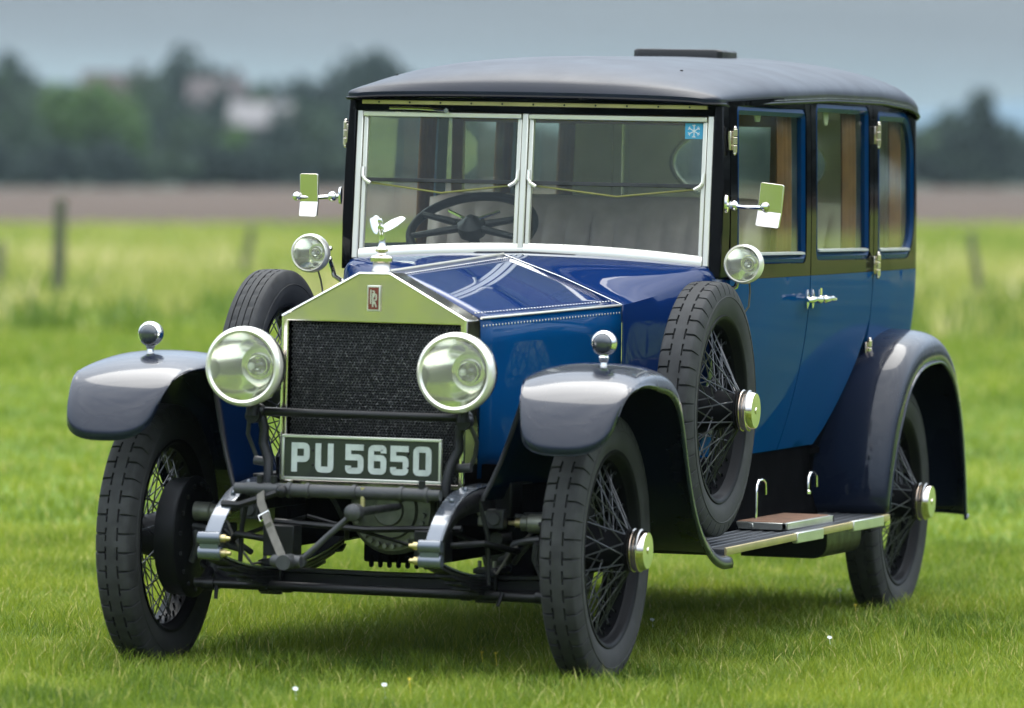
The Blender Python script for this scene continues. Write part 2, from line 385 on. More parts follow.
# smooth value noise for patches
_G = rng.random((64, 64))
def vnoise(x, y, s):
    u = x / s; v = y / s; i = np.floor(u).astype(int); j = np.floor(v).astype(int); fu = u - i; fv = v - j
    fu = fu * fu * (3 - 2 * fu); fv = fv * fv * (3 - 2 * fv); g = lambda a, b_: _G[a % 64, b_ % 64]
    return (g(i, j) * (1 - fu) + g(i + 1, j) * fu) * (1 - fv) + (g(i, j + 1) * (1 - fu) + g(i + 1, j + 1) * fu) * fv
def blades(name, mat, D, Rr, h0, h1, w, tintf, lean=.5, zoff=0.0):
    n = len(D); x = CAM.x + Fw.x * D + Rt.x * Rr; y = CAM.y + Fw.y * D + Rt.y * Rr
    z = np.array([terrain(a, b_) for a, b_ in zip(x, y)]) + zoff if D.max() > 45 else np.zeros(n) + zoff
    h = h0 + (h1 - h0) * rng.random(n) ** 1.4; a = rng.random(n) * 2 * PI; ln = lean * h * (.25 + rng.random(n)); la = rng.random(n) * 2 * PI
    h = h * (.55 + .9 * vnoise(x + 3, y + 1, .24))
    wx, wy = np.cos(a) * w / 2, np.sin(a) * w / 2; lx, ly = np.cos(la) * ln, np.sin(la) * ln
    V = np.zeros((n, 5, 3))
    V[:, 0] = np.stack([x - wx, y - wy, z], 1); V[:, 1] = np.stack([x + wx, y + wy, z], 1)
    V[:, 2] = np.stack([x + wx * .8 + lx * .35, y + wy * .8 + ly * .35, z + h * .6], 1); V[:, 3] = np.stack([x - wx * .8 + lx * .35, y - wy * .8 + ly * .35, z + h * .6], 1)
    V[:, 4] = np.stack([x + lx, y + ly, z + h * .97], 1)
    me = bpy.data.meshes.new(name); me.vertices.add(n * 5); me.vertices.foreach_set('co', V.ravel())
    b5 = np.arange(n) * 5; loops = np.stack([b5, b5 + 1, b5 + 2, b5 + 3, b5 + 3, b5 + 2, b5 + 4], 1).ravel()
    me.loops.add(n * 7); me.loops.foreach_set('vertex_index', loops)
    me.polygons.add(n * 2); st = np.stack([np.arange(n) * 7, np.arange(n) * 7 + 4], 1).ravel(); me.polygons.foreach_set('loop_start', st)
    try: me.polygons.foreach_set('loop_total', np.tile([4, 3], n))
    except Exception: pass
    me.update(calc_edges=True); me.validate()
    at = me.attributes.new('tint', 'FLOAT', 'POINT'); at.data.foreach_set('value', np.repeat(np.clip(tintf(x, y, rng.random(n)), 0, 1), 5).astype(np.float32))
    me.materials.append(mat); o = bpy.data.objects.new(name, me); COL.objects.link(o)
    return tag(o, kind='stuff')
gm = blade_mat('grass_blades', (.034, .080, .006), (.158, .230, .016), (.33, .37, .040), (.58, .50, .19))
tint = lambda x, y, q: .02 + .28 * vnoise(x, y, .16) + .26 * vnoise(x + 5, y, .6) + .22 * vnoise(x, y, 1.9) + .42 * (q - .4) + .45 * (q > .962)
def scatter(n, d0, d1, extra):
    D = d0 + (d1 - d0) * rng.random(n); Rr = (rng.random(n) * 2 - 1) * (D * 512 / F_PX + extra); return D, Rr
D1, R1 = scatter(300000, 17.6, 27.5, .7); D2, R2 = scatter(90000, 27.5, 46, 1.0); D3, R3 = scatter(60000, 46, 63, 1.2)
blades('lawn_grass', gm, D1, R1, .022, .074, .0036, tint, .8)
blades('lawn_grass_beyond', gm, D2, R2, .02, .06, .008, tint, .7)
o = blades('lawn_grass_edge', gm, D3, R3, .025, .075, .014, tint, .7)
Ds = 17.8 + 9 * rng.random(1500); blades('seed_stalks', gm, Ds, (rng.random(1500) * 2 - 1) * (Ds * .079 + .8), .06, .125, .0022, lambda x, y, q: .62 + .38 * q, .45)
rm = blade_mat('rough_grass', (.07, .13, .014), (.18, .24, .035), (.36, .36, .10), (.80, .65, .40))
Dr, Rr_ = scatter(24000, 58, 120, 5)
kp = rng.random(len(Dr)) < np.clip((Dr - 58) / 8, .12, 1); Dr, Rr_ = Dr[kp], Rr_[kp]
blades('rough_field_grass', rm, Dr, Rr_, .08, .24, .05, lambda x, y, q: .06 + .62 * vnoise(x * 2.2, y * .5, 2.6) + .30 * (q - .5), .7)
Dr, Rr_ = scatter(30000, 63, 112, 5)
pn = vnoise(Rr_ * 1.0 + 40, Dr * .22, 1.5) * .6 + vnoise(Rr_ + 9, Dr * .3, .55) * .4; keep = pn > .45; Dr, Rr_ = Dr[keep], Rr_[keep]
blades('tall_seed_grass', rm, Dr, Rr_, .20, .50, .035, lambda x, y, q: .45 + .55 * vnoise(x * 1.3 + 7, y * .4, 1.4) + .3 * (q - .5), .5)
pn = None; Dr, Rr_ = scatter(9000, 60, 80, 4); keep = vnoise(Rr_ + 77, Dr * .3, 1.3) > .60; Dr, Rr_ = Dr[keep], Rr_[keep]
blades('dark_weed_clumps', rm, Dr, Rr_, .15, .40, .06, lambda x, y, q: .02 + .2 * q, .7)
Dr, Rr_ = scatter(22000, 120, 188, 6)
blades('far_field_grass', rm, Dr, Rr_, .08, .22, .12, lambda x, y, q: .25 + .5 * vnoise(x * 1.2, y * .35, 5) + .25 * (q - .5), .6)

# fence posts
wood_m = noise_mat('weathered_post_wood', [(.3, (.055, .06, .045)), (.6, (.10, .105, .075)), (.75, (.15, .15, .10))], 5, stretch=(1, 1, .15))
def post(px_b, px_t, ybot, ytop, d, w, label):
    x, y = pt(d, px2r(px_b, d)); z = terrain(x, y); hgt = (ybot - ytop) / F_PX * d; x2, y2 = pt(d, px2r(px_t, d))
    mb = MB(); rings = []
    for i in range(7):
        u = i / 6; c = Vector((x + (x2 - x) * u, y + (y2 - y) * u, z - .15 + (hgt + .15) * u)); q = w / 2 * (1 - .12 * u)
        rings.append([c + Vector((math.cos(k) * q + random.uniform(-.006, .006), math.sin(k) * q + random.uniform(-.006, .006), .02 * math.cos(k) * (i == 6))) for k in [2 * PI * j / 10 for j in range(10)]])
    mb.loft(rings, True, True)
    return tag(mb.build('fence_post', wood_m), label, 'fence post')
post(56, 58, 299, 194, 74, .17, 'stout dark upright wooden post at the left of the rough field')
post(983, 968, 300, 222, 76, .10, 'thin wooden post leaning left beyond the back of the car')
post(241, 249, 284, 236, 98, .13, 'short pale wooden post leaning right, half lost in grass left of the spare tyre')
post(-2, -2, 302, 250, 80, .13, 'low dark wooden post at the far left edge of the field')

# trees: tapered trunk, limbs, crown of leaf clumps
def leaf_mat(name, a, b_, c):
    m, t, bs = material(name); bs.inputs['Roughness'].default_value = .7; bs.inputs['Specular IOR Level'].default_value = .2
    at = t.nodes.new('ShaderNodeAttribute'); at.attribute_name = 'tint'; r_ = t.nodes.new('ShaderNodeValToRGB')
    r_.color_ramp.elements[0].color = (*a, 1); r_.color_ramp.elements[1].color = (*c, 1); e_ = r_.color_ramp.elements.new(.5); e_.color = (*b_, 1)
    t.links.new(at.outputs['Fac'], r_.inputs[0]); t.links.new(r_.outputs[0], bs.inputs['Base Color']); return m
LM = [leaf_mat('dark_leaves', (.010, .021, .018), (.018, .036, .028), (.038, .060, .042)),
      leaf_mat('mid_leaves', (.022, .042, .024), (.038, .066, .036), (.062, .098, .048)),
      leaf_mat('bright_leaves', (.035, .075, .016), (.06, .12, .022), (.09, .16, .035))]
bark_m = noise_mat('bark', [(.3, (.03, .026, .02)), (.7, (.06, .05, .04))], 6, stretch=(1, 1, .2))
def crown_mesh(seed, lobes, nleaf, size):
    g = np.random.default_rng(seed); C = []
    L = [(g.normal(0, .30), g.normal(0, .30), g.uniform(.18, .80), g.uniform(.20, .36)) for _ in range(lobes)]
    L += [(0, 0, .55, .40), (0, 0, .80, .22)]
    for _ in range(nleaf):
        l = L[g.integers(len(L))]; v = g.normal(size=3); v /= np.linalg.norm(v); v *= l[3] * g.random() ** .28
        C.append((l[0] + v[0], l[1] + v[1], max(.07, min(1.02, l[2] + v[2] * .9))))
    C = np.array(C); n = len(C); nv = g.normal(size=(n, 3)); nv /= np.linalg.norm(nv, axis=1)[:, None]
    t1 = np.cross(nv, [0.3, .2, .9]); t1 /= np.linalg.norm(t1, axis=1)[:, None]; t2 = np.cross(nv, t1); s = size * (.5 + g.random(n))[:, None]
    V = np.stack([C - t1 * s, C + t2 * s * .6 - t1 * s * .1, C + t1 * s, C - t2 * s * .6 + t1 * s * .15], 1).reshape(-1, 3)
    me = bpy.data.meshes.new('crown'); me.from_pydata(V.tolist(), [], [(4 * i, 4 * i + 1, 4 * i + 2, 4 * i + 3) for i in range(n)])
    at = me.attributes.new('tint', 'FLOAT', 'POINT'); tv = np.clip(g.random(n) * .6 + .4 * np.sin(C[:, 0] * 9 + C[:, 2] * 7) ** 2, 0, 1); at.data.foreach_set('value', np.repeat(tv, 4).astype(np.float32))
    return me
CROWNS = [[crown_mesh(100 + k * 10 + v, 7 + v * 2, 1500, .055) for v in range(4)] for k in range(3)]
for k in range(3):
    for me in CROWNS[k]: me.materials.append(LM[k])
tm = MB(); tm.tube([(0, 0, -.03), (.004, 0, .12), (-.006, .004, .3), (.004, 0, .55), (0, 0, .8)], [.03, .024, .02, .013, .004], 8)
for a in range(6): tm.tube([(0, 0, .16 + .07 * a), (.12 * math.cos(a * 2.2), .12 * math.sin(a * 2.2), .30 + .07 * a), (.24 * math.cos(a * 2.2 + .3), .24 * math.sin(a * 2.2 + .3), .40 + .07 * a)], [.012, .008, .003], 6)
TRUNK = tm.build('trunk', bark_m).data; bpy.data.objects.remove(bpy.data.objects['trunk'])
def tree(name, px, d, top_y, wpx, k, v, label, group=None, base_drop=0):
    x, y = pt(d, px2r(px, d)); z = terrain(x, y); e = bpy.data.objects.new(name, None); COL.objects.link(e); e.location = (x, y, z - .1)
    # height so that the top reaches picture row top_y
    yb = 354 - 0; hz = 172 + (px - 512) * .0211
    ztop = CAM.z + (hz - top_y) / F_PX * d; H = max(2.0, ztop - z + .1); W = wpx / F_PX * d
    for nm, me in (('trunk', TRUNK), ('crown', CROWNS[k][v])):
        o = bpy.data.objects.new(nm, me); COL.objects.link(o); o.parent = e
        if nm == 'crown': o.scale = (W / 1.15, W / 1.15, H); o.rotation_euler.z = (px * 1.7) % 6.28
        else: o.scale = (H, H, H)
    return tag(e, label, 'tree', group)
G1 = 'trees of the dark line behind the brown field'
L1 = 'dark green tree merging into the blurred treeline behind the brown field'
rr = random.Random(5)
for i in range(34):      # back row, uneven skyline
    px = -330 + i * 50 + rr.uniform(-14, 14); ty = 72 + rr.uniform(-6, 12) if px < 450 else 116 + rr.uniform(-6, 10) + (14 if px > 995 else 0)
    tree('tree', px, 520 + rr.uniform(0, 40), ty, rr.uniform(75, 110), 0 if i % 3 else 1, i % 4, L1, G1)
for i in range(40):      # middle row
    px = -330 + i * 42 + rr.uniform(-12, 12)
    if 215 < px < 292: px += 75 if px > 253 else -42
    ty = 104 + rr.uniform(-10, 14) if px < 450 else 132 + rr.uniform(-8, 8)
    tree('tree', px, 470 + rr.uniform(0, 30), ty, rr.uniform(60, 90), 1 if i % 4 == 0 else 0, (i + 1) % 4, L1, G1)
for i in range(62):      # front hedge
    px = -330 + i * 27 + rr.uniform(-9, 9)
    tree('hedge_bush', px, 446 + rr.uniform(0, 8), 146 + rr.uniform(-9, 9), rr.uniform(44, 60), 0 if i % 3 else 1, (i + 2) % 4, 'dark hedge bush along the far edge of the brown field', 'hedge along the brown field')
tree('tree', 92, 462, 80, 92, 2, 1, 'light green rounded tree left of centre in the left treeline')
tree('tree', 172, 555, 50, 66, 0, 2, 'dark dome-topped tree standing above the left treeline')
tree('tree', 366, 555, 50, 84, 0, 0, 'dark tree cresting the treeline beside the left front corner of the roof')
tree('tree', 3, 555, 48, 50, 0, 1, 'dark tall tree at the left edge of the treeline')
tree('tree', 978, 440, 88, 66, 0, 3, 'tall dark tree rising above the treeline right of the car')
tree('tree', 945, 450, 108, 80, 1, 0, 'broad dark tree directly beside the rear of the car roof')
tree('tree', 272, 458, 112, 44, 0, 2, 'dark narrow tree overlapping the right side of the pale house')
tree('tree', 140, 500, 78, 52, 1, 2, 'mid green tree to the right of the light green rounded tree')
tree('tree', 216, 500, 86, 60, 0, 3, 'dark tree to the left of and behind the pale house')
tree('tree', 22, 464, 98, 70, 1, 0, 'mid green tree low at the left edge of the treeline')
tree('tree', 318, 463, 104, 66, 1, 3, 'mid green tree in the treeline left of the left windscreen hinge')
tree('tree', 196, 463, 118, 58, 1, 2, 'low mid green tree in the middle of the left treeline')
tree('bush', 232, 455, 128, 46, 2, 3, 'light green bush in front of the pale house in the left treeline')
# far-off hedgerow round the other sides of the field (out of view, added to reflect in the paint and glass): one mass
HV, HF, HT = [], [], []
for i in range(26):
    dd, r_ = (-120 + i * 34, 150 + rr.uniform(-12, 12)) if i < 16 else (-170 + rr.uniform(-8, 8), 130 - (i - 16) * 36)
    x, y = pt(dd, r_); zz = terrain(x, y) - .1; H_ = rr.uniform(8, 12); W_ = rr.uniform(26, 34) / 1.15; src = CROWNS[i % 2][i % 4]; ca, sa = math.cos(i * 1.3), math.sin(i * 1.3); o_ = len(HV)
    HV += [(x + (v.co.x * ca - v.co.y * sa) * W_, y + (v.co.x * sa + v.co.y * ca) * W_, zz + v.co.z * H_) for v in src.vertices]
    HF += [tuple(q + o_ for q in p.vertices) for p in src.polygons]; HT += [a_.value for a_ in src.attributes['tint'].data]
me = bpy.data.meshes.new('offscreen_hedgerow'); me.from_pydata(HV, [], HF); me.materials.append(LM[0]); me.attributes.new('tint', 'FLOAT', 'POINT').data.foreach_set('value', HT)
o = bpy.data.objects.new('offscreen_hedgerow', me); COL.objects.link(o); tag(o, kind='stuff')
# houses among the trees
def house(px, d, w, dep, hw, hr, zoff, wall, roofc, label, rot=0):
    x, y = pt(d, px2r(px, d)); e = bpy.data.objects.new('house', None); COL.objects.link(e); e.location = (x, y, terrain(x, y) + zoff); e.rotation_euler.z = TH + rot
    mw = noise_mat('house_wall_' + label[:6].strip(), [(.3, tuple(c * .85 for c in wall)), (.7, wall)], 1); mr = noise_mat('house_roof_' + label[:6].strip(), [(.3, tuple(c * .8 for c in roofc)), (.7, roofc)], 2)
    mb = MB(); a, b_ = w / 2, dep / 2
    mb.add([(-a, -b_, 0), (a, -b_, 0), (a, b_, 0), (-a, b_, 0), (-a, -b_, hw), (a, -b_, hw), (a, b_, hw), (-a, b_, hw), (-a, 0, hw + hr), (a, 0, hw + hr)],
           [(0, 1, 5, 4), (2, 3, 7, 6), (1, 2, 6, 9, 5), (3, 0, 4, 8, 7), (0, 3, 2, 1)])
    mb.build('wall', mw, e, smooth=False)
    rf = MB(); o_ = .35
    for s_ in (-1, 1):
        rf.add([(-a - o_, s_ * (b_ + o_), hw - o_ * hr / b_), (a + o_, s_ * (b_ + o_), hw - o_ * hr / b_), (a + o_, 0, hw + hr + .02), (-a - o_, 0, hw + hr + .02),
                (-a - o_, s_ * (b_ + o_), hw - o_ * hr / b_ + .2), (a + o_, s_ * (b_ + o_), hw - o_ * hr / b_ + .2), (a + o_, 0, hw + hr + .22), (-a - o_, 0, hw + hr + .22)],
               [(0, 1, 2, 3), (4, 5, 6, 7), (0, 1, 5, 4), (1, 2, 6, 5), (0, 3, 7, 4), (2, 3, 7, 6)])
    ro = rf.build('roof', mr, e, smooth=False)
    c = MB(); c.box(a * .55, a * .55 + .7, -.35, .35, hw + hr * .6, hw + hr + 1.0); c.build('chimney', mw, ro, bevel=.03)
    for sx in (-.55, 0, .55):
        wv = MB(); wv.box(a * sx - .5, a * sx + .5, -b_ - .04, -b_ + .05, hw * .5, hw * .5 + 1.2); wv.build('window', 'dash', e)
    return tag(e, label, 'house')
house(256, 464, 3.9, 4.0, 4.5, 1.4, 0, (.13, .14, .14), (.20, .19, .19), 'pale walled house peeping through the treeline left of the car')
house(112, 512, 5, 5, 6.6, 2.2, -.2, (.10, .095, .09), (.075, .06, .055), 'house with reddish roof just above the left treeline')
house(212, 512, 4, 4.5, 6.2, 2.0, 0, (.15, .14, .14), (.10, .085, .085), 'grey roofed house between two dark trees in the left treeline')
# small flowers in the lawn
def flower(d, px, white):
    x, y = pt(d, px2r(px, d)); nm = 'daisy' if white else 'buttercup'; q = .0075 if white else .0055; mb = MB()
    z = .062; n_ = 9 if white else 5; up_ = Vector((.25, -.55, .8)).normalized(); e1 = up_.orthogonal().normalized(); e2 = up_.cross(e1); c = Vector((x, y, z))
    for k in range(n_):
        a = 2 * PI * k / n_; f = lambda rr_, da, h_: c + (e1 * math.cos(a + da) + e2 * math.sin(a + da)) * q * rr_ + up_ * h_
        mb.add([f(.25, 0, .001), f(.9, -.30, .002), f(1.12, 0, .003), f(.9, .30, .002)], [(0, 1, 2, 3)])
    mb.sphere(c + up_ * .001, q * .32, 8)
    mb.tube([(x, y, 0), (x + .004, y, z * .5), (x, y, z - .002)], .0009, 5, mi=1)
    o = mb.build(nm, ['white' if white else YEL, gm])
    return tag(o, ('tiny white daisy in the mown grass around the car' if white else 'tiny yellow buttercup in the mown grass around the car'), 'flower', 'white daisies in the lawn' if white else 'yellow buttercups in the lawn')
YEL = pbr('buttercup_yellow', (.75, .55, .02), .5)
def ydep(yy, px): return F_PX * (CAM.z - .05) / (yy - (172 + (px - 512) * .0211))
for px, yy, w_ in ((302, 694, 1), (391, 690, 1), (640, 626, 1), (658, 624, 1), (488, 657, 0), (502, 658, 0), (416, 684, 0), (845, 594, 1), (861, 609, 0), (836, 642, 1)):
    flower(ydep(yy, px), px, w_)

# thin air: one closed box round the camera and everything on the ground
HZ = MB(); HZ.box(-1500, 1500, -700, 2750, -8, 34)
hz_m = bpy.data.materials.new('haze'); hz_m.use_nodes = True; t_ = hz_m.node_tree; t_.nodes.clear()
o_ = t_.nodes.new('ShaderNodeOutputMaterial'); v_ = t_.nodes.new('ShaderNodeVolumePrincipled'); v_.inputs['Density'].default_value = HAZE; v_.inputs['Color'].default_value = (.72, .90, 1, 1); v_.inputs['Anisotropy'].default_value = .2
t_.links.new(v_.outputs[0], o_.inputs['Volume'])
if HAZE > 0: tag(HZ.build('haze', hz_m, smooth=False), kind='stuff')
else: bpy.data.materials.remove(hz_m)

# ------------------------------------------------------------------ the car (front towards -Y, its left side is +X)
car = bpy.data.objects.new('vintage_car', None); COL.objects.link(car)
tag(car, 'dark blue and black vintage limousine with tall plated radiator parked on the lawn', 'car')
ZB = 1.235       # belt line
BT = [(1.40, .650), (1.52, .668), (1.7, .682), (2.0, .694), (2.4, .70), (3.0, .70), (3.6, .695), (4.0, .680)]
S1, CR = 4.02, .17
_b = interp(BT, S1)
S2 = S1 + CR * PI / 2; S3 = S2 + (_b - CR)
def plan(s):
    if s <= S1: return Vector((interp(BT, s), s)), Vector((1, 0))
    if s <= S2:
        a = (s - S1) / CR; return Vector((_b - CR + CR * math.cos(a), S1 + CR * math.sin(a))), Vector((math.cos(a), math.sin(a)))
    return Vector((_b - CR - (s - S2), S1 + CR)), Vector((0, 1))
def zbelt(y): return 1.2245 + .0075 * (y - 1.42)
def inset(z):
    return .014 * (max(0, z - ZB) / .6) ** 2 if z > ZB else .105 * ((ZB - z) / .6) ** 1.9
def side(sgn):
    def f(s, z, off):
        p, n = plan(s); q = p + n * (off - inset(z)); return (q.x * sgn, q.y, z)
    return f
def rear(t, z, off):
    sg = 1 if t >= 0 else -1; p, n = plan(S3 - abs(t)); q = p + n * (off - inset(z)); return (q.x * sg, q.y, z)
G = .0055   # half shut-line
def sill(y): return .625 + .008 * (y - 1.8)
def ztop(y): return interp([(1.40, 1.813), (1.55, 1.814), (2.0, 1.832), (2.7, 1.852), (3.45, 1.855), (3.85, 1.842), (4.1, 1.805), (4.2, 1.79), (5, 1.785)], y)
YA, YB_, YC = 1.535, 2.455, 3.335      # front door edge, shut line between doors, rear door edge
def topedge(a, b_, n=8): return [(a + (b_ - a) * i / n, ztop(a + (b_ - a) * i / n)) for i in range(n + 1)]
def win_ring(name, hole, inner, mat, fm, o_out, depth, parent):
    "flat ring between two loops with equal point counts, standing in the opening"
    mb = MB(); n = len(hole)
    r1 = [fm(p[0], p[1], o_out) for p in hole]; r2 = [fm(p[0] * .5 + q[0] * .5, p[1] * .5 + q[1] * .5, o_out + .004) for p, q in zip(hole, inner)]
    r3 = [fm(p[0], p[1], o_out - .006) for p in inner]; r4 = [fm(p[0], p[1], o_out - depth) for p in inner]; r5 = [fm(p[0], p[1], o_out - depth) for p in hole]
    mb.loft([r1, r2, r3, r4, r5], True, False, True)
    return mb.build(name, mat, parent, sharp=30)
def glass_pane(loop, fm, off, th, mat, parent, name='window_glass'):
    mb = MB(); n = len(loop); a = [fm(p[0], p[1], off) for p in loop]; b_ = [fm(p[0], p[1], off - th) for p in loop]
    mb.add(a + b_, [tuple(range(n)), tuple(range(2 * n - 1, n - 1, -1))] + [(i, (i + 1) % n, (i + 1) % n + n, i + n) for i in range(n)])
    return mb.build(name, mat, parent, sharp=20)
def inset_loop(x0, x1, y0, y1, rs, d, n=6): return rrect(x0 + d, x1 - d, y0 + d, y1 - d, 0, n, [max(.004, r_ - d) for r_ in rs])
def hinge(fm, s, z, parent, h=.075, sg=1):
    mb = MB()
    p = Vector(fm(s, z, .0)); n_ = (Vector(fm(s, z, .02)) - p).normalized()
    mb.box(p.x - .004 + n_.x * .004, p.x + .004 + n_.x * .006, p.y - .02, p.y + .022, z - h * .42, z + h * .42)
    for k in (-1, 0, 1): mb.cyl((p.x + n_.x * .017, p.y, z + k * h * .36 - h * .16), (p.x + n_.x * .017, p.y, z + k * h * .36 + h * .16), .0095, n=12)
    mb.sphere((p.x + n_.x * .017, p.y, z + h * .56), .007, 10); mb.sphere((p.x + n_.x * .017, p.y, z - h * .56), .007, 10)
    return mb.build('hinge', 'nickel', parent, bevel=.0015)
def make_side(sgn):
    fm = side(sgn)
    # --- windows: (y0,y1,z0,z1,radii: rear-top, front-top, front-bottom, rear-bottom)
    W = dict(f=(1.60, 2.395, 1.276, 1.803, (.035, .02, .02, .035)), r=(2.525, 3.275, 1.284, 1.826, (.035, .035, .035, .035)), q=(3.40, 4.0, 1.282, 1.812, (.17, .025, .025, .15)))
    # --- front door
    lo = [(YA, sill(YA)), (YB_ - G, sill(YB_)), (YB_ - G, zbelt(YB_)), (YA, zbelt(YA))]
    fd = cdt_panel(lo, [], fm, .028).build('front_door', ['blue', 'cream'], car, sharp=50)
    y0, y1, z0, z1, rs = W['f']; hole = rrect(y0, y1, z0, z1, 0, 6, rs)
    up_ = [(YA, zbelt(YA) + .001), (YB_ - G, zbelt(YB_) + .001)] + topedge(YB_ - G, YA)
    cdt_panel(up_, [hole], fm, .03).build('upper_panel', ['black', 'cream'], fd, sharp=50)
    win_ring('window_frame', inset_loop(*W['f'][:4], rs, .001), inset_loop(*W['f'][:4], rs, .03), 'sash', fm, -.004, .022, fd)
    glass_pane(inset_loop(*W['f'][:4], rs, .0285), fm, -.014, .004, 'glass', fd)
    hinge(fm, YA - .012, 1.685, fd); hinge(fm, YA - .012, .86, fd)
    # --- rear door, cut away over the rear wheel
    arc = [(2.93, sill(2.9)), (3.02, .70), (3.10, .775), (3.17, .85), (3.24, .93), (3.295, 1.01), (YC - G, 1.07)]
    lo = [(YB_ + G, sill(YB_))] + arc + [(YC - G, zbelt(YC)), (YB_ + G, zbelt(YB_))]
    rd = cdt_panel(lo, [], fm, .028).build('rear_door', ['blue', 'cream'], car, sharp=50)
    y0, y1, z0, z1, rs = W['r']; hole = rrect(y0, y1, z0, z1, 0, 6, rs)
    up_ = [(YB_ + G, zbelt(YB_) + .001), (YC - G, zbelt(YC) + .001)] + topedge(YC - G, YB_ + G)
    cdt_panel(up_, [hole], fm, .03).build('upper_panel', ['black', 'cream'], rd, sharp=50)
    win_ring('window_frame', inset_loop(*W['r'][:4], rs, .001), inset_loop(*W['r'][:4], rs, .03), 'sash', fm, -.004, .022, rd)
    glass_pane(inset_loop(*W['r'][:4], rs, .0285), fm, -.014, .004, 'glass', rd)
    for zz in (1.725, 1.262, .955): hinge(fm, YC, zz, rd)
    # door handles either side of the shut line: plate, stem, tapered lever
    for d_, sg, y in ((fd, -1, YB_ - .035), (rd, 1, YB_ + .035)):
        p = Vector(fm(y, 1.152, 0)); mb = MB(); X = lambda v: p.x + sgn * v
        mb.loft([[(X(v), p.y + math.cos(a) * .013 * q, 1.152 + math.sin(a) * .034 * q) for a in [2 * PI * i / 16 for i in range(16)]] for v, q in ((0, 1), (.004, 1), (.007, .7))], True, True)
        mb.cyl((X(.004), p.y, 1.152), (X(.045), p.y, 1.152), .0075); mb.sphere((X(.047), p.y, 1.152), .014, 12)
        mb.tube([(X(.047), p.y, 1.152), (X(.05), p.y + sg * .03, 1.152), (X(.047), p.y + sg * .05, 1.154), (X(.05), p.y + sg * .075, 1.154), (X(.048), p.y + sg * .115, 1.152), (X(.04), p.y + sg * .132, 1.15)], [.011, .013, .0085, .0105, .0115, .006], 12)
        if d_ is rd: mb.cyl((X(.03), p.y, 1.152), (X(.03), p.y, 1.19), .006)
        mb.build('door_handle', 'chrome', d_)
    # --- rear quarter
    arcq = [(YC + G, 1.06)] + [(YC + .02, .9), (YC + .05, .60), (S1 + .20, .60)]
    lo = [(YC + G, .55), (S2 - .02, .55), (S2 - .02, zbelt(4.19)), (YC + G, zbelt(YC))]
    qp = cdt_panel(lo, [], fm, .028, .05).build('quarter_panel', ['blue', 'cream'], car, sharp=50)
    y0, y1, z0, z1, rs = W['q']; hole = rrect(y0, y1, z0, z1, 0, 8, rs)
    up_ = [(YC + G, zbelt(YC) + .001), (S2 - .02, zbelt(4.19) + .001)] + topedge(S2 - .02, YC + G)
    cdt_panel(up_, [hole], fm, .03, .045).build('upper_panel', ['black', 'cream'], qp, sharp=50)
    win_ring('window_frame', rrect(y0 + .001, y1 - .001, z0 + .001, z1 - .001, 0, 8, rs), rrect(y0 + .034, y1 - .034, z0 + .034, z1 - .034, 0, 8, [max(.004, r_ - .034) for r_ in rs]), 'sash', fm, -.003, .022, qp)
    glass_pane(rrect(y0 + .032, y1 - .032, z0 + .032, z1 - .032, 0, 8, [max(.004, r_ - .032) for r_ in rs]), fm, -.014, .004, 'glass', qp)
    # bright strip along the belt
    # sill rails (pale edge of window sill)
    for wn_, d_ in (('f', fd), ('r', rd), ('q', qp)):
        a, b_, z0 = W[wn_][0], W[wn_][1], W[wn_][2]; b_ = min(b_, 3.94); mb = MB(); rings = []
        for i in range(9):
            s = a + .03 + (b_ - a - .06) * i / 8
            rings.append([fm(s, z0 + .030, -.008), fm(s, z0 + .030, .004), fm(s, z0 + .037, .003), fm(s, z0 + .040, -.010)])
        mb.loft(rings, True, True); mb.build('sill_rail', 'rail', d_)
    # curtains at the rear edge of each window, wood posts
    for s0, s1_, z0, z1 in ((2.20, 2.37, 1.29, 1.80), (3.07, 3.255, 1.29, 1.81), (3.80, 3.97, 1.30, 1.79)):
        mb = MB(); rows = []
        for i in range(25):
            u = i / 24; s = s0 + (s1_ - s0) * u; o_ = -.050 - .010 * math.sin(u * 22)
            rows.append([fm(s, z0 + (z1 - z0) * k / 6, o_) for k in range(7)])
        mb.loft(rows, False); mb.build('curtain', 'curtain', car, solid=.003)
    for s0, z1 in ((2.395, 1.80), (3.28, 1.81)):
        mb = MB(); rings = [[fm(s0, z, -.032), fm(s0 + .11, z, -.032), fm(s0 + .11, z, -.055), fm(s0, z, -.055)] for z in (1.25, 1.5, z1)]
        mb.loft(rings, True, True); mb.build('inner_pillar', 'blind', car)
    # small blind cords / roller blind ends at the window tops
    for s in (1.95, 2.82, 3.58):
        mb = MB(); mb.loft([[fm(s + a * w_, z, -.045 + b_ * .004) for a, b_ in ((-1, -1), (1, -1), (1, 1), (-1, 1))] for z, w_ in ((1.80, .035), (1.775, .032), (1.752, .018))], True, True)
        mb.build('blind_pull', 'cream', car, bevel=.003)
make_side(1); make_side(-1)
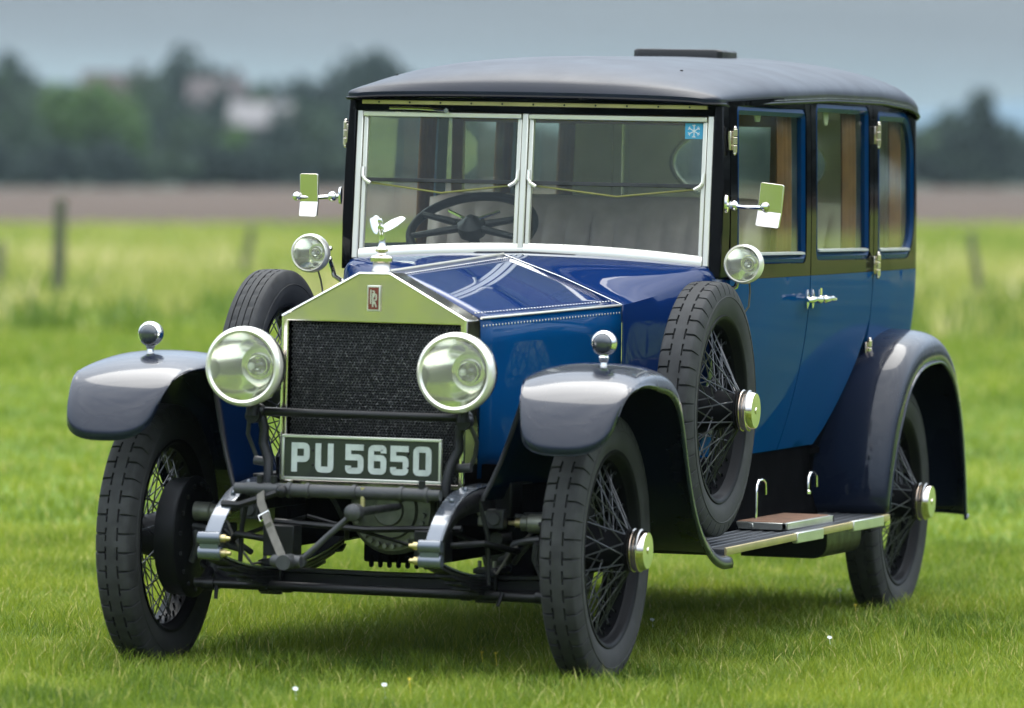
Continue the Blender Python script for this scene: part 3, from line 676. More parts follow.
# rear wall with wide oval window
L_ = S3 - (S2 - .018)
ov = [(.305 * math.cos(2 * PI * i / 36), 1.615 + .152 * math.sin(2 * PI * i / 36)) for i in range(36)]
cdt_panel([(-L_, .55), (L_, .55), (L_, zbelt(4.19)), (-L_, zbelt(4.19))], [], rear, .028).build('rear_panel', ['blue', 'dash'], car, sharp=50)
rp = cdt_panel([(-L_, zbelt(4.19) + .001), (L_, zbelt(4.19) + .001), (L_, 1.785), (-L_, 1.785)], [ov], rear, .03).build('rear_upper_panel', ['black', 'cream'], car, sharp=50)
win_ring('rear_window_frame', [(x * 1.0, y) for x, y in ov], [(x * .955, 1.615 + (y - 1.615) * .92) for x, y in ov], 'frame', rear, .002, .012, rp)
glass_pane([(x * .96, 1.615 + (y - 1.615) * .93) for x, y in ov], rear, -.014, .004, 'glass', rp, 'rear_window_glass')

# roof: domed leathercloth top
def roof_pt(u, v, lift=0):
    "u across -1..1 (angle), v along 0..1"
    Y0, Y1 = 1.405, 4.205
    y = Y0 + (Y1 - Y0) * v
    hw = .646 + .040 * sm((y - 1.4) / .9)
    # plan rounding at the rear corners and slightly at the front corners
    e = (y - (Y1 - .24)) / .24
    if e > 0: hw = hw - .24 + .24 * math.sqrt(max(0, 1 - e * e)) if e < 1 else hw - .24
    e = (Y0 + .05 - y) / .05
    if e > 0: hw = hw - .05 + .05 * math.sqrt(max(0, 1 - e * e))
    zg = ztop(y) + .006
    crown = (1.964 + .021 * (y - 1.9)) - zg
    ff = max(0, 1 - (y - Y0) / .75); fr = max(0, 1 - (Y1 - y) / .62)
    prof = (1 - ff ** 2.2) ** .5 if ff > 0 else 1
    prof2 = (1 - fr ** 2.1) ** .5 if fr > 0 else 1
    h = crown * (.10 + .90 * prof) * prof2
    a = u * PI / 2; x = hw * math.sin(a); z = zg + h * math.cos(a) ** .95 if abs(u) < 1 else zg
    return (x, y, z + lift)
mb = MB(); NV, NU = 60, 48
vv = [0.5 - .5 * math.cos(PI * (i / NV)) for i in range(NV + 1)]; vv = [.6 * a + .4 * i / NV for i, a in enumerate(vv)]
rings = [[roof_pt(-1 + 2 * j / NU, v) for j in range(NU + 1)] for v in vv]
mb.loft(rings, False)
# skirt down to the gutter and closing underside
rim = [r_[0] for r_ in rings] + [p for p in rings[-1][1:-1]] + [r_[-1] for r_ in rings[::-1]] + [p for p in rings[0][-2:0:-1]]
mb.loft([rim, [(x, y, z - (.016 if y < 1.5 else .022)) for x, y, z in rim]], True)
roof = mb.build('roof', 'roof', car, sharp=55, recalc=True)
mb = MB(); n = len(rim); mb.add([(x * .985, y + (.012 if y < 1.5 else -.012), z - .014) for x, y, z in rim], [tuple(range(n))]); mb.build('headlining', 'cream', roof, smooth=False)
mb = MB(); mb.tube([(x * 1.004, y, z - (.016 if y < 1.5 else .022)) for x, y, z in rim if True], .006, 6, loop=True); mb.build('gutter_moulding', 'black', roof)
mb = MB(); mb.tube([(x * 1.004, y, z - .013) for x, y, z in rim if y > 1.42], .0022, 6); mb.build('brass_bead', 'satin', roof)
# two roof studs, ventilator
mb = MB()
for v_, u_ in ((.085, -.62), (.12, .45)):
    p = roof_pt(u_, v_); mb.sphere(p, .006, 8, sz=.6)
mb.build('roof_stud', 'black', roof)
mb = MB(); zc = roof_pt(0, .70)[2]
mb.loft([[(x * w_, 3.28 + y * l_, z) for x, y in rrect(-.165, .165, -.12, .12, .03, 4)] for z, w_, l_ in ((zc - .02, 1, 1), (zc + .016, 1, 1), (zc + .022, .97, .97), (zc + .024, .9, .9))], True, True)
mb.build('roof_ventilator', 'satin', roof)

# ---------------- scuttle between bonnet and windscreen
def half(Y):
    u = sm((Y - 1.17) / .27); a = []
    # fractions 0..1 from centre top over shoulder and down the side
    for i in range(25):
        q = i / 24
        # bonnet section
        if q < .5: b = Vector((.405 * q / .5, 1.294 - .154 * (q / .5)))
        else: b = Vector((.405, 1.14 - .52 * (q - .5) / .5))
        # screen section: flat arch, rounded shoulder, side
        if q < .5: x = .640 * math.sin(q / .5 * PI / 2); c = Vector((x, 1.300 - .028 * (x / .6) ** 2 - .045 * max(0, (q - .38) / .12) ** 2))
        else:
            t_ = (q - .5) / .5; z = 1.227 - .607 * t_; c = Vector((interp(BT, Y) - inset(z) + (-.010 * (1 - min(1, t_ * 6))), z))
        a.append(b * (1 - u) + c * u)
    return a
mb = MB(); rings = []
for Y in [1.172 + .268 * i / 12 for i in range(13)] + [1.46, 1.49, YA - 2 * G]:
    hf = half(min(Y, 1.4399) if Y < 1.445 else 1.44)
    if Y > 1.445: hf = [p if i < 12 else Vector((interp(BT, Y) - inset(p.y) + (-.010 * (1 - min(1, (i / 24 - .5) / .5 * 6))), p.y)) for i, p in enumerate(hf)]
    rings.append([(-p.x, Y, p.y) for p in hf[::-1]] + [(p.x, Y, p.y) for p in hf[1:]])
mb.loft(rings, False); scuttle = mb.build('scuttle', 'bonnet', car, sharp=32, solid=.004)
# ---------------- bonnet
def bon(Y):
    u = (Y + .01) / 1.18; return (.302 + .103 * u, 1.112 + .028 * u, 1.247 + .047 * u)
for s in (-1, 1):
    mb = MB(); rows = []
    for i in range(13):
        Y = -.008 + 1.174 * i / 12; xs, zs, zc_ = bon(Y)
        rows.append([(s * (.006 + (xs - .008) * q), Y, zc_ + (zs - zc_) * q + .006 * math.sin(PI * q)) for q in [k / 8 for k in range(9)]])
    mb.loft(rows, False); mb.build('bonnet_top', 'bonnet', car, solid=.003)
    mb = MB(); rows = []
    for i in range(13):
        Y = -.008 + 1.174 * i / 12; xs, zs, zc_ = bon(Y)
        rows.append([(s * (xs + .004 * math.sin(PI * q)), Y, zs - .004 - (zs - .62) * q) for q in [k / 6 for k in range(7)]])
    mb.loft(rows, False); bs = mb.build('bonnet_side', 'blue', car, solid=.003)
    # side hinge with rivets
    mb = MB(); mb.tube([(s * (bon(Y)[0] + .002), Y, bon(Y)[1] + .001) for Y in [-.01 + 1.17 * i / 10 for i in range(11)]], .0042, 8)
    for i in range(46):
        Y = .01 + 1.14 * i / 45; xs, zs, zc_ = bon(Y)
        mb.sphere((s * (xs - .026), Y, zs + .026 * (zc_ - zs) / xs + .004), .0036, 8, sz=.5); mb.sphere((s * (xs + .0015), Y, zs - .024), .0036, 8, sx=.5)
    mb.build('bonnet_side_hinge', 'frame', car)
    # rear edge bead
    xs, zs, zc_ = bon(1.166); mb = MB(); mb.tube([(0, 1.169, zc_ + .002), (s * xs * .5, 1.169, (zc_ + zs) / 2 + .009), (s * (xs + .002), 1.169, zs + .002), (s * (xs + .004), 1.169, .9), (s * (xs + .004), 1.169, .63)], .0022, 6); mb.build('bonnet_edge_bead', 'chrome', car)
mb = MB(); mb.tube([(0, Y, bon(Y)[2] + .003) for Y in (-.01, .4, .8, 1.165)], .0052, 8)
for i in range(50):
    Y = .01 + 1.14 * i / 49; xs, zs, zc_ = bon(Y)
    for s in (-1, 1): mb.sphere((s * .026, Y, zc_ - .026 * (zc_ - zs) / xs + .0045), .0036, 8, sz=.5)
mb.build('bonnet_centre_hinge', 'frame', car)
# bonnet catch on the side near the spare wheel: brass fuel-label plate
mb = MB(); mb.box(.645, .652, 1.19, 1.235, .80, .95); mb.build('brass_plate', 'brass', scuttle, bevel=.002)

# ---------------- radiator
rad_o = [(-.302, .585), (-.302, 1.109), (-.050, 1.247), (.050, 1.247), (.302, 1.109), (.302, .585)]
rad_i = [(-.280, .60), (-.280, 1.092), (.280, 1.092), (.280, .60)]
mb = MB(); yf, yb = -.145, -.012
O = [(x, yf, z) for x, z in rad_o]; OB = [(x, yb, z) for x, z in rad_o]; I = [(x, yf, z) for x, z in rad_i]; IB = [(x, yf + .035, z) for x, z in rad_i]
mb.add(O + OB + I + IB, [(0, 1, 13, 12), (1, 2, 3, 4, 14, 13), (4, 5, 15, 14), (5, 0, 12, 15)] + [(i, i + 6, (i + 1) % 6 + 6, (i + 1) % 6) for i in range(6)] + [(12 + i, 12 + (i + 1) % 4, 16 + (i + 1) % 4, 16 + i) for i in range(4)] + [(6, 7, 8, 9, 10, 11)])
shell = mb.build('radiator_shell', 'nickel', car, bevel=.005, sharp=30, bseg=3)
# shell seam rods on the front edges
mb = MB(); mb.tube([(-.299, yf - .003, 1.107), (-.049, yf - .003, 1.244), (.049, yf - .003, 1.244), (.299, yf - .003, 1.107)], .0042, 8); mb.tube([(-.297, yf - .002, .60), (-.297, yf - .002, 1.107)], .0035, 8); mb.tube([(.297, yf - .002, .60), (.297, yf - .002, 1.107)], .0035, 8)
mb.build('edge_rod', 'chrome', shell)
# honeycomb
mb = MB(); mb.box(-.279, .279, yf + .030, yf + .05, .601, 1.091); back = mb.build('radiator_core_back', 'under', shell, smooth=False)
mb = MB(); cw = .0098; ch = cw * .866
nz_ = int(.49 / ch); nx = int(.558 / cw); vid = {}; V = []; 
def hv(x, z, q):
    k = (round(x, 5), round(z, 5)); 
    if k not in vid: vid[k] = len(V); V.append((x, q, z))
    return vid[k]
FS = []; rr2 = random.Random(3)
for j in range(nz_):
    for i in range(nx):
        cx = -.275 + cw * (i + .5 * (j % 2)) + cw * .5; cz = .604 + ch * (j + .5)
        if cx > .274: continue
        o_ = len(V); jt = rr2.uniform(-.0006, .0006)
        for k in range(6):
            a = R(60 * k + 30); V.append((cx + cw * .575 * math.cos(a), yf + .020 , cz + cw * .575 * math.sin(a)))
        for k in range(6):
            a = R(60 * k + 30); V.append((cx + cw * .43 * math.cos(a), yf + .0195 + jt * .5, cz + cw * .43 * math.sin(a)))
        for k in range(6):
            a = R(60 * k + 30); V.append((cx + cw * .40 * math.cos(a), yf + .029, cz + cw * .40 * math.sin(a)))
        for k in range(6):
            k2 = (k + 1) % 6; FS += [(o_ + k, o_ + k2, o_ + 6 + k2, o_ + 6 + k), (o_ + 6 + k, o_ + 6 + k2, o_ + 12 + k2, o_ + 12 + k)]
mb.add(V, FS); mb.build('radiator_core', 'core', shell, smooth=False, recalc=False)
# badge: bordered plate with two overlapped red letters
mb = MB(); mb.box(-.021, .021, yf - .010, yf - .001, 1.128, 1.208); bd = mb.build('radiator_badge', 'rail', shell, bevel=.002)
mb = MB(); mb.box(-.0165, .0165, yf - .0115, yf - .009, 1.134, 1.202); mb.build('badge_field', 'red', bd, smooth=False)
def stroke(mb, pts, w, y0, y1, fx):
    "flat mitred stroke along 2D pts extruded from y0 to y1"
    P = [Vector(p) for p in pts]; n = len(P); Lr, Rr3 = [], []
    for i in range(n):
        d1 = (P[i] - P[i - 1]).normalized() if i else None; d2 = (P[i + 1] - P[i]).normalized() if i < n - 1 else None
        if d1 is None: d1 = d2
        if d2 is None: d2 = d1
        n1 = Vector((-d1.y, d1.x)); n2 = Vector((-d2.y, d2.x)); mm_ = (n1 + n2); mm_ = mm_ / max(.3, mm_.dot(n1))
        Lr.append(P[i] + mm_ * w / 2); Rr3.append(P[i] - mm_ * w / 2)
    rings = [[fx(a.x, y0, a.y), fx(b_.x, y0, b_.y), fx(b_.x, y1, b_.y), fx(a.x, y1, a.y)] for a, b_ in zip(Lr, Rr3)]
    mb.loft(rings, True, True)
def glyph(c, w, h, r_=.18):
    def rnd(pts):
        o = [pts[0]]
        for i in range(1, len(pts) - 1):
            a, b_, d = Vector(pts[i - 1][:2]), Vector(pts[i][:2]), Vector(pts[i + 1][:2])
            if len(pts[i]) > 2: o.append(tuple(b_[:2])); continue
            q = min(r_ * w, (a - b_).length * .45, (d - b_).length * .45); p0 = b_ + (a - b_).normalized() * q; p1 = b_ + (d - b_).normalized() * q
            o += [tuple(p0 * (1 - t_) ** 2 + b_ * 2 * t_ * (1 - t_) + p1 * t_ * t_) for t_ in (0, .33, .67, 1)]
        return o + [pts[-1]]
    t = .20 * h; x0, x1, z0, z1 = t / 2, w - t / 2, t / 2, h - t / 2; zm = h * .56; zl = h * .44
    if c == 'P': return [[(x0, 0), (x0, h)], rnd([(t, z1), (x1, z1), (x1, zl), (t, zl)])]
    if c == 'U': return [rnd([(x0, h), (x0, z0), (x1, z0), (x1, h)])]
    if c == '5': return [rnd([(w, z1), (x0, z1, 0), (x0, zm, 0), (x1, zm), (x1, z0), (x0, z0), (x0, h * .27)])]
    if c == '6': return [rnd([(x1, h * .73), (x1, z1), (x0, z1), (x0, z0), (x1, z0), (x1, zm), (t, zm)])]
    if c == '0':
        a = rnd([(w / 2, z0), (x0, z0), (x0, z1), (x1, z1), (x1, z0), (w / 2, z0)]); return [a]
    if c == 'R': return [[(x0, 0), (x0, h)], rnd([(t, z1), (x1, z1), (x1, h * .5), (t, h * .5)]), [(w * .5, h * .5 - t / 2), (w - t * .45, 0)]]
for k, (dx, dz) in enumerate(((-.003, .004), (.004, -.006))):
    mb = MB()
    for g_ in glyph('R', .020, .044): stroke(mb, g_, .0042, yf - .0125 - k * .0006, yf - .0116, lambda x, y, z: (x - .010 + dx, y, z + 1.147 + dz))
    mb.build('badge_letter', 'rail', bd, smooth=False)
# filler cap and winged figurine
mb = MB(); mb.lathe([(.030, 0), (.030, .012), (.027, .016), (.027, .035), (.034, .038), (.035, .050), (.031, .055), (.016, .060), (.013, .066), (.020, .070), (.020, .076), (.006, .080)], (0, -.085, 1.243), (0, 0, 1), 28)
cap = mb.build('radiator_cap', 'nickel', car)
mb = MB(); z0 = 1.318
mb.loft([[(math.cos(a) * rx, -.085 + dy + math.sin(a) * ry, z0 + h_) for a in [2 * PI * i / 14 for i in range(14)]] for h_, rx, ry, dy in
         ((0, .017, .017, 0), (.008, .013, .014, .002), (.022, .010, .011, .003), (.038, .0095, .010, .001), (.050, .0085, .0085, -.004), (.060, .0105, .0105, -.009), (.070, .0115, .0105, -.014), (.077, .0055, .0055, -.018), (.081, .0072, .0078, -.021), (.090, .0085, .009, -.024), (.097, .0045, .005, -.026))], True, True)
for s in (-1, 1):   # swept-back arms carrying wings
    rows = []; ck, sk = (.58, 1.0) if s > 0 else (1.15, .90)
    for i in range(9):
        u = i / 8; wch = ck * .030 * math.sin(PI * min(1, .18 + .82 * u)) ** .7 + .004
        c = Vector((s * (.006 + .050 * u * sk), -.095 + .055 * u, z0 + .064 + .036 * u * sk))
        rows.append([c + Vector((s * -.006 * q, wch * .35 * q, wch * .75 * q)) + Vector((0, o_, 0)) for q, o_ in ((-.8, 0), (-.4, -.003), (.2, -.0035), (.8, 0), (.2, .0035), (-.4, .003))])
    mb.loft(rows, True, True)
mb.build('winged_figurine', 'chrome', cap, sharp=60)

# ---------------- windscreen
def ZF(Y_, z): return Y_      # nearly upright screen
def wy(z): return 1.451 + (z - 1.272) / (1.77 - 1.272) * .037
CX = -.030
def zbot(x): return 1.302 - .030 * (x / .6) ** 2          # lower edge follows the scuttle
ws = bpy.data.objects.new('windscreen', None); COL.objects.link(ws); ws.parent = car
for x in (-.610, .610):
    mb = MB(); mb.loft([[(x + a, wy(z) + b_, z) for a, b_ in ((-.0105, -.014), (.0105, -.014), (.0105, .014), (-.0105, .014))] for z in (1.268, 1.785)], True, True)
    mb.build('screen_post', 'frame', ws, bevel=.003)
mb = MB(); rows = []
for i in range(25):
    x = -.598 + 1.196 * i / 24; z = zbot(x); rows.append([(x, wy(z) - .012, z - .014), (x, wy(z) - .016, z + .012), (x, wy(z) - .006, z + .030), (x, wy(z) + .012, z + .030), (x, wy(z) + .012, z - .014)])
mb.loft(rows, True, True); mb.build('lower_screen_rail', 'frame', ws, bevel=.002)
mb = MB(); rows = []
for i in range(25):
    x = -.62 + 1.24 * i / 24; z = zbot(x) - .026; rows.append([(x, 1.452 + a * .012, z + b_ * .011) for a, b_ in ((-1, -1), (-1.4, 0), (-.8, 1), (1, 1), (1, -1))])
mb.loft(rows, True, True); mb.build('rubber_seal', 'rubber', ws)
mb = MB(); mb.tube([(x, 1.432 - .004, zbot(x) - .036 + (0 if abs(x) < .62 else .0)) for x in [-.635 + 1.27 * i / 24 for i in range(25)]], .007, 8)

mb.build('screen_base_bead', 'rail', ws)
# header: black band, brass rail with screws
mb = MB(); mb.box(-.64, .64, 1.470, 1.53, 1.762, 1.832); mb.build('screen_header', 'black', ws, bevel=.004)
mb = MB(); mb.box(-.600, .600, 1.458, 1.472, 1.785, 1.799); hr_ = mb.build('header_rail', 'brass', ws, bevel=.0015)
mb = MB()
for i in range(11): mb.sphere((-.54 + 1.08 * i / 10, 1.457, 1.792), .0035, 8)
mb.build('rail_screw', 'satin', hr_)
# two panes: frames, glass
for x0, x1 in ((-.597, CX - .013), (CX + .013, .597)):
    mb = MB(); mb.box(x0, x1, 1.464, 1.484, 1.744, 1.760)
    for xe, w_ in ((x0, .015), (x1 - .015, .015)):
        mb.loft([[(xe + a * w_, wy(z) + b_, z) for a, b_ in ((0, -.010), (1, -.010), (1, .010), (0, .010))] for z in (1.30, 1.744)], True, True)
    pf = mb.build('pane_frame', 'frame', ws, bevel=.0025)
    zm_ = 1.532
    for za, zb_f, nm in ((zm_, lambda x: 1.746, 'upper_glass'), (None, lambda x: zm_ + .004, 'lower_glass')):
        g = MB(); N = 12; row = []
        for i in range(N + 1):
            x = x0 + .013 + (x1 - x0 - .026) * i / N; a_ = za if za else zbot(x) + .028; b2 = zb_f(x)
            dy = 0 if za else .008
            row.append([(x, wy(a_) + dy, a_), (x, wy(b2) + dy, b2), (x, wy(b2) + .005 + dy, b2), (x, wy(a_) + .005 + dy, a_)])
        g.loft(row, True, True); g.build(nm, 'screen', ws, sharp=20)
    g = MB(); g.box(x0 + .016, x1 - .016, wy(zm_) - .004, wy(zm_) + .010, zm_ - .006, zm_ + .007); g.build('glass_joint_strip', 'grime', ws, bevel=.001)
    g = MB(); w2 = (x1 - x0) / 2; g.tube([(x0 + .03 + (x1 - x0 - .06) * i / 16, wy(1.52) + .004, zm_ - .010 - .030 * (1 - abs(2 * i / 16 - 1))) for i in range(17)], .0032, 6); g.build('glass_lip', 'gedge', ws)
    g = MB()
    for xe, s in ((x0 + .006, 1), (x1 - .006, -1)):
        g.tube([(xe, wy(1.56) - .014, 1.575), (xe, wy(1.56) - .018, 1.545), (xe + s * .008, wy(1.54) - .020, 1.532), (xe + s * .028, wy(1.53) - .020, 1.520)], .0065, 8)
    g.build('pane_catch', 'frame', ws)
    if x1 > .3:
        g = MB(); g.box(x1 - .078, x1 - .017, wy(1.72) - .0016, wy(1.72) - .0006, 1.688, 1.740); st_ = g.build('windscreen_sticker', 'stickb', ws, smooth=False)
        g = MB(); c0 = (x1 - .0475, 1.714)
        for k in range(3): 
            a = R(60 * k + 90); stroke(g, [(c0[0] - .022 * math.cos(a), c0[1] - .022 * math.sin(a)), (c0[0] + .022 * math.cos(a), c0[1] + .022 * math.sin(a))], .003, wy(1.72) - .0024 - .0003 * k, wy(1.72) - .0017, lambda x, y, z: (x, y, z))
        for k in range(6):
            a = R(60 * k + 90); p = (c0[0] + .015 * math.cos(a), c0[1] + .015 * math.sin(a))
            for sg in (-1, 1): stroke(g, [p, (p[0] + .008 * math.cos(a + sg * .8), p[1] + .008 * math.sin(a + sg * .8))], .0022, wy(1.72) - .0036 - .0003 * k, wy(1.72) - .0034 - .0003 * k + .0002, lambda x, y, z: (x, y, z))
        g.build('sticker_symbol', 'white', st_, smooth=False)
mb = MB(); mb.loft([[(CX + a * .0105, wy(z) + b_, z) for a, b_ in ((-1, -.016), (1, -.016), (1, .012), (-1, .012))] for z in (1.295, 1.762)], True, True); mb.build('centre_post', 'frame', ws, bevel=.003)
# wiper arm stowed on the top rail, wiper block on the scuttle
mb = MB(); mb.tube([(-.50, 1.452, 1.772), (-.40, 1.448, 1.772), (-.30, 1.450, 1.767)], .0045, 8); mb.cyl((-.30, 1.46, 1.766), (-.30, 1.445, 1.766), .008); mb.build('wiper_arm', 'chrome', ws)
mb = MB(); mb.loft([[(x, 1.420 + a, z_ + b_) for a, b_ in ((-.012, -.008), (.012, -.008), (.012, .009), (-.012, .009))] for x, z_ in ((-.185, 1.288), (-.17, 1.292), (0.0, 1.296), (.165, 1.290), (.18, 1.286))], True, True); mb.build('wiper_blade', 'dash', ws, bevel=.003)
# A pillars
for s in (-1, 1):
    mb = MB(); mb.loft([[(s * (x0_ + a), y_, z) for a, y_ in ((.0, 1.437 + (z - 1.27) * .05), (w_, 1.450 + (z - 1.27) * .05), (w_ + .006, YA - .008), (0, YA - .008))] for z, x0_, w_ in ((1.232, .6225, .036), (1.40, .6225, .039), (1.6, .6225, .036), (1.81, .6225, .026))], True, True)
    mb.build('windscreen_pillar', 'black', car, bevel=.004)

# ---------------- cabin interior
mb = MB(); mb.box(-.585, .585, 1.46, 4.03, .60, .62); mb.build('cabin_floor', 'under', car)
mb = MB(); mb.loft([[(s_ * 1.0, y_, z_) for s_, y_, z_ in ((-.60, 1.475, zz), (.60, 1.475, zz), (.62, 1.60, zz - .012), (-.62, 1.60, zz - .012))] for zz in (.72, 1.262, 1.268)], True, True); dsh = mb.build('dashboard', 'dash', car, bevel=.01)
mb = MB()
for x in (-.42, -.34, -.02, .1): mb.lathe([(.04, 0), (.04, .012), (.034, .014), (.0, .012)], (x, 1.60, 1.17), (0, 1, 0), 20)
mb.build('instrument', 'chrome', dsh)
# steering wheel on the car's right
wc = Vector((-.295, 1.74, 1.372)); wnrm = Vector((0, -.52, .854)).normalized(); wu = Vector((1, 0, 0)); wv_ = wnrm.cross(wu)
ring = [wc + (wu * math.cos(2 * PI * i / 48) + wv_ * math.sin(2 * PI * i / 48)) * .212 for i in range(48)]
mb = MB(); mb.tube(ring, .0155, 10, loop=True); stw = mb.build('steering_wheel', 'rim', car)
mb = MB()
for a in (20, 160, 200, 340):
    a = R(a); mb.tube([wc + wnrm * .01 + (wu * math.cos(a) + wv_ * math.sin(a)) * q for q in (.03, .12, .205)], [.014, .012, .010], 8)
mb.build('wheel_spoke', 'satin', stw)
mb = MB(); mb.lathe([(.045, -.02), (.05, .0), (.05, .02), (.03, .035), (.012, .05)], wc, wnrm, 20); mb.cyl(wc, wc - wnrm * .6, .019); mb.build('steering_hub', 'satin', stw)
mb = MB()
for x, l in ((-.33, .05), (-.24, .05)): mb.tube([wc + wnrm * .03, wc + wnrm * .04 + wu * (x + .285) * 2 + wv_ * .05], .006, 6)
mb.build('control_lever', 'chrome', stw)
# front bench: pleated back
def bench(name, y, zs, zt, w, mat, rake, pleat, th=.13):
    mb = MB(); rows = []; N = 96
    for i in range(N + 1):
        x = -w + 2 * w * i / N; ph = abs(math.sin(PI * i / N * pleat)) ** .45; e = min(1, (1 - abs(x) / w) * 14)
        r_ = []
        for q in [k / 10 for k in range(11)]:
            z = zs + (zt - zs) * q; fr = y + rake * q; bul = .022 * ph * min(1, q * 6) * min(1, (1 - q) * 5)
            r_.append((x, fr - bul * e - .04 * math.sin(PI * q) * e, z))
        r_ += [(x, y + rake + th * .35, zt + .018 * e), (x, y + rake + th, zt - .02), (x, y + th + rake * .3, zs)]
        rows.append(r_)
    mb.loft(rows, True, True); b_ = mb.build(name, mat, car, sharp=60)
    mb = MB(); rows = []
    for i in range(N + 1):
        x = -w + 2 * w * i / N; ph = abs(math.sin(PI * i / N * pleat)) ** .45
        rows.append([(x, y - .48, zs - .20), (x, y - .50, zs - .05 + .01 * ph), (x, y - .44, zs + .0 + .014 * ph), (x, y - .1, zs - .01 + .014 * ph), (x, y + .02, zs - .04), (x, y + .02, zs - .20)])
    mb.loft(rows, True, True); mb.build('seat_cushion', mat, b_, sharp=60)
bench('front_seat', 2.10, 1.02, 1.475, .595, 'leather', .09, 14)
bench('rear_seat', 3.66, 1.00, 1.46, .55, 'cream', .14, 8, .2)
# glass division behind the driver
mb = MB()
for x in (-.595, .555): mb.box(x, x + .04, 2.42, 2.455, .66, 1.80)
mb.box(-.595, .595, 2.42, 2.455, 1.74, 1.81); mb.box(-.595, .595, 2.42, 2.455, .64, 1.27); dv = mb.build('division_frame', 'wood', car, bevel=.004)
for x0, x1, y in ((-.555, .045, 2.432), (.025, .555, 2.440)):
    g = MB(); g.box(x0, x1, y, y + .005, 1.27, 1.74); g.build('division_glass', 'screen', dv)
g = MB(); g.box(.022, .026, 2.426, 2.445, 1.27, 1.74); g.build('glass_edge_strip', 'frame', dv)

# ---------------- front wings
def wing_section(c, t, nrm, halfw, xin, xout, drop_in, drop_out, flange, n=22, sgn=1):
    """cross section of a wing: dome across X, offset along -nrm (Y,Z)"""
    pts = []
    for i in range(n + 1):
        u = -1 + 2 * i / n; x = (xin + xout) / 2 + (xout - xin) / 2 * math.sin(u * PI / 2)
        x = (xin + xout) / 2 + (xout - xin) / 2 * (1 if u > 0 else -1) * abs(math.sin(u * PI / 2)) ** .84
        d = (drop_out if u > 0 else drop_in) * (1 - max(0, math.cos(u * PI / 2)) ** .84)
        pts.append((sgn * x, c[0] - nrm[0] * d, c[1] - nrm[1] * d))
    pts.append((sgn * (xout + .004), pts[-1][1] - nrm[0] * flange * .5, pts[-1][2] - nrm[1] * flange * .5))
    pts.append((sgn * (xout + .002), pts[-1][1] - nrm[0] * flange * .5, pts[-1][2] - nrm[1] * flange * .5))
    return pts
def wing(path, xin, xout, din, dout, flange, sgn, name, tipround=0, n=60):
    S = spline(path, n); rings = []
    for i in range(n):
        a = S[max(0, i - 1)]; b_ = S[min(n - 1, i + 1)]; tg = (b_ - a) / np.linalg.norm(b_ - a); nr = np.array([-tg[1], tg[0]])
        if nr[1] < 0 and abs(nr[1]) > .9: nr = -nr
        u = i / (n - 1)
        rings.append((S[i], nr, u, tg))
    out = []
    for (c, nr, u, tg) in rings:
        s_ = wing_section(c, tg, nr, 0, interp(xin, u), interp(xout, u), interp(din, u), interp(dout, u), interp(flange, u), sgn=sgn)
        out.append(s_)
    if tipround:   # round the front lip corners in front view
        m_ = len(out[0])
        for k in range(n):
            u = k / (n - 1); w_ = sm(1 - u / .36)
            if w_ <= 0: continue
            for j in range(m_):
                q = abs(2 * min(j, m_ - 3) / (m_ - 3) - 1); x, y, z = out[k][j]
                out[k][j] = (x, y + tipround * .45 * w_ * q ** 2.2, z + tipround * w_ * q ** 2.2)
    return out
FP = [(-.562, .722), (-.545, .768), (-.512, .820), (-.462, .870), (-.395, .913), (-.30, .949), (-.19, .973), (-.07, .983), (.06, .976), (.165, .944), (.245, .880), (.315, .785), (.385, .675), (.47, .565), (.58, .47), (.70, .405), (.82, .37), (.94, .358)]
